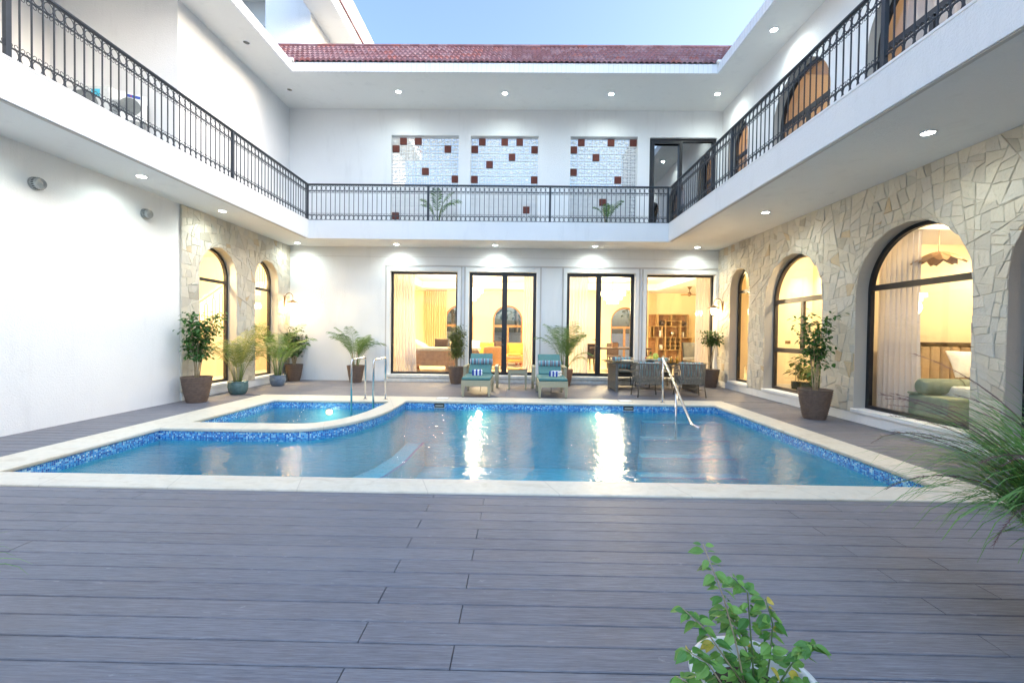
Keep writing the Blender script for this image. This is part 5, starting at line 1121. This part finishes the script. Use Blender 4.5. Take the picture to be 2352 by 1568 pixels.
t = T('side_chair', 'low rust upholstered chair beside the sheer curtain of the left door', 'chair', (-.12, 16.0, .2)); MB().box(-.28, .28, 0, .55, .30, .42).build('seat', 'rust_fabric', t, bevel=.05); MB().box(-.24, .24, .05, .5, .421, .5).build('cushion', 'mustard_fabric', t, bevel=.04)
for x in (-.25, .25):
    for y in (.04, .5): MB().tube([(x, y, .30), (x * 1.05, y, 0)], .018, 6).build('leg', 'oak_wood', t)
def chandelier(loc, label):
    t = T('chandelier', label, 'chandelier', loc, 0, 'crystal chandeliers in the living room'); g = MB(); r_ = random.Random(4)
    MB().tube([(0, 0, .25), (0, 0, LZ - loc[2])], .01, 6).build('rod', 'bronze', t); fr = MB()
    for ring, (rr, z, n) in enumerate(((.42, .14, 26), (.30, .0, 20), (.18, -.14, 12))):
        fr.tube([(rr * math.cos(a), rr * math.sin(a), z + .05) for a in [2 * PI * k / 24 for k in range(24)]], .008, 5, True)
        for k in range(n): a = 2 * PI * k / n; g.obox((rr * math.cos(a), rr * math.sin(a), z - .02), (.055, .02, .13), Matrix.Rotation(a + PI / 2, 3, 'Z'))
    fr.build('rings', 'bronze', t); g.build('crystals', 'chandelier_glow', t); lamp('chandelier_lamp', 'POINT', (0, 0, -.30), 150, (1, .77, .46), t, .30); lamp('chandelier_top_lamp', 'POINT', (0, 0, .32), 40, (1, .74, .40), t, .2)
chandelier((-1.68, 15.6, 2.80), 'glowing crystal chandelier seen through the left leaf of the door by the mustard sofa'); chandelier((3.30, 15.6, 2.75), 'glowing crystal chandelier over the dark inner dining table')
for x, y, l in ((-3.9, 14.6, 'warm ceiling spot in the living room nearest the first window'), (-3.0, 16.5, 'warm ceiling spot above the cream back curtain'), (-2.3, 14.3, 'warm ceiling spot above the wooden sofa'), (5.0, 14.5, 'warm ceiling spot behind the window with the shelf unit'), (7.5, 14.0, 'warm ceiling spot in the room corner behind the narrow right arch')): downlight((x, y, LZ - .0 if -3.9 < x < 5.6 else 3.24 if y > LY0 else LZ), l, True, 60, True, 'warm spots in the living room ceiling')
# inner dining table with glasses
t = T('inner_dining_table', 'dark long dining table seen through the door beside the outdoor dining set', 'table', (3.45, 15.3, .2)); MB().box(-1.0, 1.0, -.5, .5, .74, .80).build('tabletop', 'dark_wood', t, bevel=.006)
for x in (-.9, .9):
    for y in (-.42, .42): MB().tube([(x * .9, y, .74), (x, y, .4), (x * .98, y, 0)], [.05, .03, .02], 8).build('leg', 'dark_wood', t)
for i in range(5):
    o = T('tumbler', 'row of clear tumblers standing on the inner dining table', 'glass', (2.75 + i * .13, 15.1 + .03 * (i % 2), 1.0), 0, 'tumblers on the inner table'); MB().lathe([(.028, 0), (.035, .11), (.033, .11), (.026, .005), (0, .005)], 12).build('glass', 'drinking_glass', o)
o = T('wooden_box', 'small brown wooden box on the inner dining table', 'box', (3.3, 15.1, 1.0)); MB().box(-.09, .09, -.06, .06, 0, .16).build('box_body', 'oak_wood', o); MB().box(-.095, .095, -.065, .065, .161, .18).build('lid', 'dark_wood', o)
for i, (x, y, l_) in enumerate(((2.5, 15.0, 'dark dining chair at the left end of the inner table, behind the door post'), (3.5, 16.2, 'dark dining chair on the far side of the inner table'))):
    t = T('inner_chair', l_, 'chair', (x, y, .2)); MB().box(-.22, .22, -.22, .22, .42, .48).build('seat', 'dark_fabric', t, bevel=.02); MB().box(-.22, .22, .18, .23, .481, .92).build('backrest', 'dark_fabric', t, bevel=.02)
    for a in (-.19, .19):
        for b_ in (-.19, .19): MB().box(a - .02, a + .02, b_ - .02, b_ + .02, 0, .42).build('leg', 'dark_wood', t)
t = T('tub_chair', 'grey tub chair at the right of the shelf unit window', 'chair', (5.85, 15.0, .2), R(160)); m = MB()
for k in range(14):
    a = PI + PI * k / 13; a2 = PI + PI * (k + 1) / 13
    if k < 13: m.add([(.27 * math.cos(a), .27 * math.sin(a), .46), (.27 * math.cos(a2), .27 * math.sin(a2), .46), (.31 * math.cos(a2), .31 * math.sin(a2), 1.0), (.31 * math.cos(a), .31 * math.sin(a), 1.0), (.23 * math.cos(a), .23 * math.sin(a), .46), (.23 * math.cos(a2), .23 * math.sin(a2), .46), (.27 * math.cos(a2), .27 * math.sin(a2), 1.0), (.27 * math.cos(a), .27 * math.sin(a), 1.0)], [(0, 1, 2, 3), (4, 7, 6, 5), (3, 2, 6, 7), (0, 4, 5, 1)])
m.build('shell', 'grey_cushion', t, smooth=False); MB().lathe([(0, .42), (.26, .42), (.26, .5), (0, .51)], 20).build('seat', 'grey_cushion', t)
for a in (.8, 2.3, 3.9, 5.4): MB().tube([(.12 * math.cos(a), .12 * math.sin(a), .42), (.26 * math.cos(a), .26 * math.sin(a), 0)], .014, 6).build('leg', 'oak_wood', t)
# shelf unit
t = T('shelf_unit', 'stepped wooden display shelf against the far wall behind the outdoor dining set', 'shelf', (5.62, 18.82, .2)); m = MB(); D0, D1 = 0, .35
bxs = [(.30, .86, 1.62, 2.12), (.86, 1.55, 1.62, 2.12), (.12, .48, 1.15, 1.62), (.30, .62, .62, 1.15), (.62, 1.26, 1.15, 1.85), (.62, 1.26, .62, 1.15), (.62, 1.26, .1, .62), (1.26, 1.72, .62, 1.15), (1.26, 1.55, 1.15, 1.62), (1.26, 1.70, .1, .62), (.0, .12, 1.15, 1.62), (.30, .62, .1, .62)]
tt = .028
for a, b_, c, d_ in bxs: m.box(a, b_, D0, D1, c - tt / 2, c + tt / 2).box(a + .0, b_ - .0, D0 + .001, D1, d_ - tt / 2 - .001, d_ + tt / 2 - .002).box(a - tt / 2 - .001, a + tt / 2, D0 - .002, D1, c - tt / 2 - .002, d_ + tt / 2 + .001).box(b_ - tt / 2, b_ + tt / 2 + .001, D0 - .004, D1, c - tt / 2 - .003, d_ + tt / 2 + .002)
for k in (1, 2): m.box(.62 + k * .213 - .01, .62 + k * .213 + .01, .002, D1, .63, 1.14).box(.63, 1.25, .003, D1, .62 + k * .177 - .01, .62 + k * .177 + .01)
m.build('carcass', 'shelf_wood', t); MB().box(.0, 1.72, D1 + .001, D1 + .015, .1, 2.13).build('back_panel', 'oak_wood', t)
for i, (nm, l_, x, z, prof, mt) in enumerate((('vase', 'white vase on the left middle shelf', .45, 1.165, [(.04, 0), (.07, .08), (.05, .2), (.06, .28), (.05, .28), (0, .1)], 'porcelain'), ('vase', 'pale vase on the right middle shelf', 1.40, 1.165, [(.05, 0), (.05, .22), (.045, .22), (0, .02)], 'porcelain'), ('trophy_bowl', 'shiny bowl in the centre of the shelf unit', .95, 1.165, [(.04, 0), (.02, .05), (.10, .12), (.12, .22), (.11, .22), (0, .1)], 'steel'), ('dark_vase', 'round dark patterned vase on the top left shelf', .52, 1.635, [(.06, 0), (.12, .08), (.12, .16), (.07, .22), (0, .22)], 'dark_wood'), ('dark_vase', 'round dark patterned vase on the top right shelf', 1.38, 1.635, [(.06, 0), (.12, .08), (.12, .16), (.07, .22), (0, .22)], 'dark_wood'), ('white_box_clock', 'small white framed clock on the left lower shelf', .48, .635, [(.07, 0), (.08, .1), (.07, .2), (0, .2)], 'porcelain'), ('small_pot', 'small green pot on the bottom shelf', .95, .115, [(.05, 0), (.08, .1), (.07, .12), (0, .1)], 'glaze_dark'))):
    o = T(nm, l_ + ' of the display shelf', 'ornament', (5.62 + x, 18.98, .2 + z)); MB().lathe(prof, 14).build('body', mt, o, smooth=True); MB().lathe([(prof[-2][0] * .98, prof[-2][1] - .004), (prof[-2][0] * 1.06, prof[-2][1] + .004), (prof[-2][0] * .9, prof[-2][1] + .006)], 14).build('rim', mt, o)
t = T('ceiling_fan', 'small ceiling fan with three wooden blades behind the window with the shelf unit', 'fan', (6.32, 16.5, 2.95)); MB().lathe([(0, .28), (.09, .28), (.03, .20), (.012, .18), (.012, .08), (0, .08)], 14).build('canopy', 'bronze', t); MB().blob((0, 0, .02), (.07, .07, .08), 0, 0, 14, 8).build('motor', 'bronze', t)
for k in range(3):
    a = 2 * PI * k / 3 + .4; m = MB().obox(Vector((math.cos(a) * .19, math.sin(a) * .19, .0)), (.24, .09, .01), Matrix.Rotation(a, 3, 'Z') @ Matrix.Rotation(R(22), 3, 'X')); m.build('blade', 'oak_wood', t)
# glazed room with plants (two-light arch)
downlight((6.75, 10.35, 3.4), 'warm spot washing the wall in the room behind the two-light arch', True, 95, True, 'warm spots in the garden room ceiling', 80); downlight((6.7, 8.9, 3.4), 'warm spot by the glass in the room behind the two-light arch', True, 110, True, 'warm spots in the garden room ceiling', 150)
def indoor(label, loc, rt, h, n, L, W, top, mat, potm, seed): return shrub('potted_house_plant', label, loc, rt, h, 2, top, (.10, h + .08), n, seed, mat, L, W, potm, 'house plants behind the two-light arch', potf=bowl_pot, clump=.08)
indoor('tall dark leaved house plant in a green pot, left of those behind the arch glass', (6.35, 10.15, .2), .11, .22, 34, .17, .10, .85, 'leaf_deep', 'glaze_dark', 41)
indoor('broad leaved house plant in the middle green pot behind the arch glass', (6.35, 9.75, .2), .14, .24, 70, .18, .11, .62, 'leaf_olive', 'glaze_dark', 42)
indoor('pale tall house plant at the back behind the arch glass', (6.75, 9.95, .2), .12, .22, 60, .14, .07, 1.15, 'leaf_bright', 'glaze_dark', 43)
indoor('low house plant in a small white pot behind the arch glass', (6.30, 9.28, .2), .09, .15, 40, .16, .09, .5, 'leaf_green', 'porcelain', 44)
# lantern pendant in the narrow arch room
t = T('pendant_lantern', 'bright cylindrical crystal pendant behind the narrow right arch', 'pendant lamp', (6.62, 12.6, 2.55)); MB().tube([(0, 0, .35), (0, 0, .94)], .008, 6).build('rod', 'bronze', t); MB().lathe([(.0, .3), (.11, .3), (.11, 0), (0, 0)], 16).build('glow_core', 'chandelier_glow', t); m = MB()
for z in (0, .15, .3): m.tube([(.125 * math.cos(a), .125 * math.sin(a), z) for a in [2 * PI * k / 16 for k in range(16)]], .008, 5, True)
m.build('ring', 'bronze', t); lamp('pendant_lamp', 'POINT', (0, 0, -.15), 45, (1, .70, .34), t, .12)
# bedroom
t = T('bed', 'bed with a tufted tan headboard and a sage green cover behind the widest arch', 'bed', (7.55, 7.9, .2)); MB().box(-1.15, 1.15, -.10, -.06, .1, 1.13).build('headboard_panel', 'tan_velvet', t)
for k in range(13): x = -1.12 + k * .172; MB().box(x + .004, x + .168, -.17, -.101, .25, 1.10).build('tufted_channel', 'tan_velvet', t, bevel=.035)
MB().box(-1.2, 1.2, -.18, -.05, 1.131, 1.17).box(-1.2, -1.151, -.18, -.05, .0, 1.13).build('headboard_frame', 'dark_wood', t, bevel=.008); MB().box(-1.05, 1.05, -2.1, -.19, .1, .52).build('mattress', 'white_linen', t, bevel=.05)
t = T('daybed', 'sage green upholstered bench in the bedroom window, with a roll arm along its back', 'bench', (7.0, 6.75, .2)); MB().box(-.85, 1.6, -.35, .30, .04, .37).build('base', 'sage_fabric', t, bevel=.03); MB().box(-.87, 1.62, .10, .30, .371, .40).build('back_rail', 'sage_fabric', t, bevel=.02)
o = T('long_bolster', 'long round sage green bolster lying on the bedroom bench', 'bolster', (7.0, 6.85, .70)); MB().tube([(-.85, 0, 0), (-.82, 0, 0), (1.5, 0, 0), (1.53, 0, 0)], [.08, .12, .12, .08], 24).build('roll', 'sage_fabric', o, smooth=True); MB().tube([(-.28, .121 * math.cos(a), .121 * math.sin(a)) for a in [2 * PI * k / 24 for k in range(24)]], .005, 5, True).build('seam', 'dark_fabric', o)
pillow('white pillow standing against the tufted headboard', (7.45, 7.35, 1.02), Matrix.Rotation(R(66), 3, 'X'), (.72, .46, .18), 'white_linen')
t = T('petal_pendant', 'rattan pendant lamp shaped like an open flower behind the widest arch', 'pendant lamp', (6.12 + .35, 6.95, 2.72)); MB().tube([(0, 0, .02), (0, 0, .68)], .005, 5).build('cord', 'bronze', t); MB().lathe([(.0, .05), (.05, .045), (.055, 0), (0, 0)], 14).build('cap', 'rattan', t)
for k in range(8):
    a = 2 * PI * k / 8 + .2; ca, sa = math.cos(a), math.sin(a); m = MB(); loop = []
    for q in range(7):
        u_ = q / 6; ln = .05 + .27 * u_; wd = .10 * math.sin(PI * (.12 + .80 * u_)) ** .8; z = .03 - .16 * u_ ** 1.4
        for s_ in (-1, 0, 1): m.v.append((ca * ln - sa * wd * s_, sa * ln + ca * wd * s_, z + (.02 if s_ == 0 else 0)))
        loop.append(Vector((ca * ln - sa * wd, sa * ln + ca * wd, z)))
    for q in range(6):
        for s_ in (0, 1): b0 = q * 3 + s_; m.f.append((b0, b0 + 1, b0 + 4, b0 + 3))
    m.tube([m.v[0], m.v[3], m.v[6], m.v[9], m.v[12], m.v[15], m.v[18], m.v[19], m.v[20], m.v[17], m.v[14], m.v[11], m.v[8], m.v[5], m.v[2]], .005, 4); m.build('petal', 'rattan', t)
downlight((7.2, 6.4, 3.4), 'warm ceiling spot in the bedroom behind the widest arch', True, 90, True, 'warm spots in the bedroom ceiling', 150); downlight((8.2, 7.4, 3.099), 'warm spot over the headboard in the bedroom', True, 60, True, 'warm spots in the bedroom ceiling')
downlight((7.0, 4.0, 3.4), 'warm ceiling spot behind the cut off arch at the right picture edge', True, 40, True, 'warm spots in the bedroom ceiling')
# stair hall and upper rooms
for x, y, l in ((-7.6, 9.3, 'warm ceiling spot in the stair hall behind the wider left arch'), (-8.8, 11.2, 'warm ceiling spot above the stairs'), (-7.6, 12.4, 'warm ceiling spot in the stair hall behind the narrow left arch')): downlight((x, y, 3.9), l, True, 330, True, 'warm spots in the stair hall ceiling', 150, (1, .78, .46))
for x, y, l in ((7.6, 9.4, 'warm spot in the upper room behind the middle upper arch'), (7.4, 6.3, 'warm spot in the upper room behind the curtained upper arch'), (7.2, 11.8, 'warm spot in the small upper room at the back corner')): downlight((x, y, 7.7), l, True, 42, True, 'warm spots in the upper room ceilings', 150)
# outside beyond the far arches: garden wall and trees
tag(MB().box(-14, 16, 23.2, 23.3, -.2, 1.5).build('garden_wall', 'fence_grey'), 'grey slatted garden wall beyond the far arches of the living room', 'garden wall')
def tree(loc, h, r0, seed, label):
    t = T('garden_tree', label, 'tree', loc, 0, 'trees beyond the garden wall'); r_ = random.Random(seed); MB().tube([(0, 0, 0), (.1, 0, h * .35), (.0, .1, h * .7)], [.16, .12, .05], 8).build('trunk', 'bark', t, smooth=True)
    for k in range(5): a = 2 * PI * k / 5; MB().tube([(.08, 0, h * (.35 + .06 * k)), (r0 * .6 * math.cos(a), r0 * .6 * math.sin(a), h * (.62 + .05 * k))], [.06, .02], 6).build('limb', 'bark', t)
    m = MB(); tn = []; cl = [Vector((r_.gauss(0, r0 * .5), r_.gauss(0, r0 * .5), h * .72 + r_.gauss(0, h * .14))) for _ in range(34)]
    for i in range(1800): c = cl[r_.randrange(34)]; leafmesh(m, tn, c + Vector((r_.gauss(0, .35), r_.gauss(0, .35), r_.gauss(0, .28))), Vector((r_.gauss(0, 1), r_.gauss(0, 1), r_.uniform(-.6, .4))), .24, .11, Vector((0, 0, 1)), r_.random())
    m.build('crown', 'tree_leaf', t, tone=tn); return t
tree((-3.9, 26, -.2), 5.6, 1.8, 51, 'dense tree beyond the far arch behind the wooden sofa'); tree((-.2, 27, -.2), 6.4, 1.9, 52, 'tree beyond the far arch behind the mustard sofa'); tree((7.6, 26, -.2), 5.8, 2.0, 53, 'tree beyond the far arch behind the inner dining table')
tree((2.0, 22, -.2), 6.6, 1.7, 54, 'tree glimpsed through the third lattice panel'); tree((-1.6, 21.6, -.2), 6.3, 1.5, 55, 'tree glimpsed through the lower blocks of the first lattice panel')
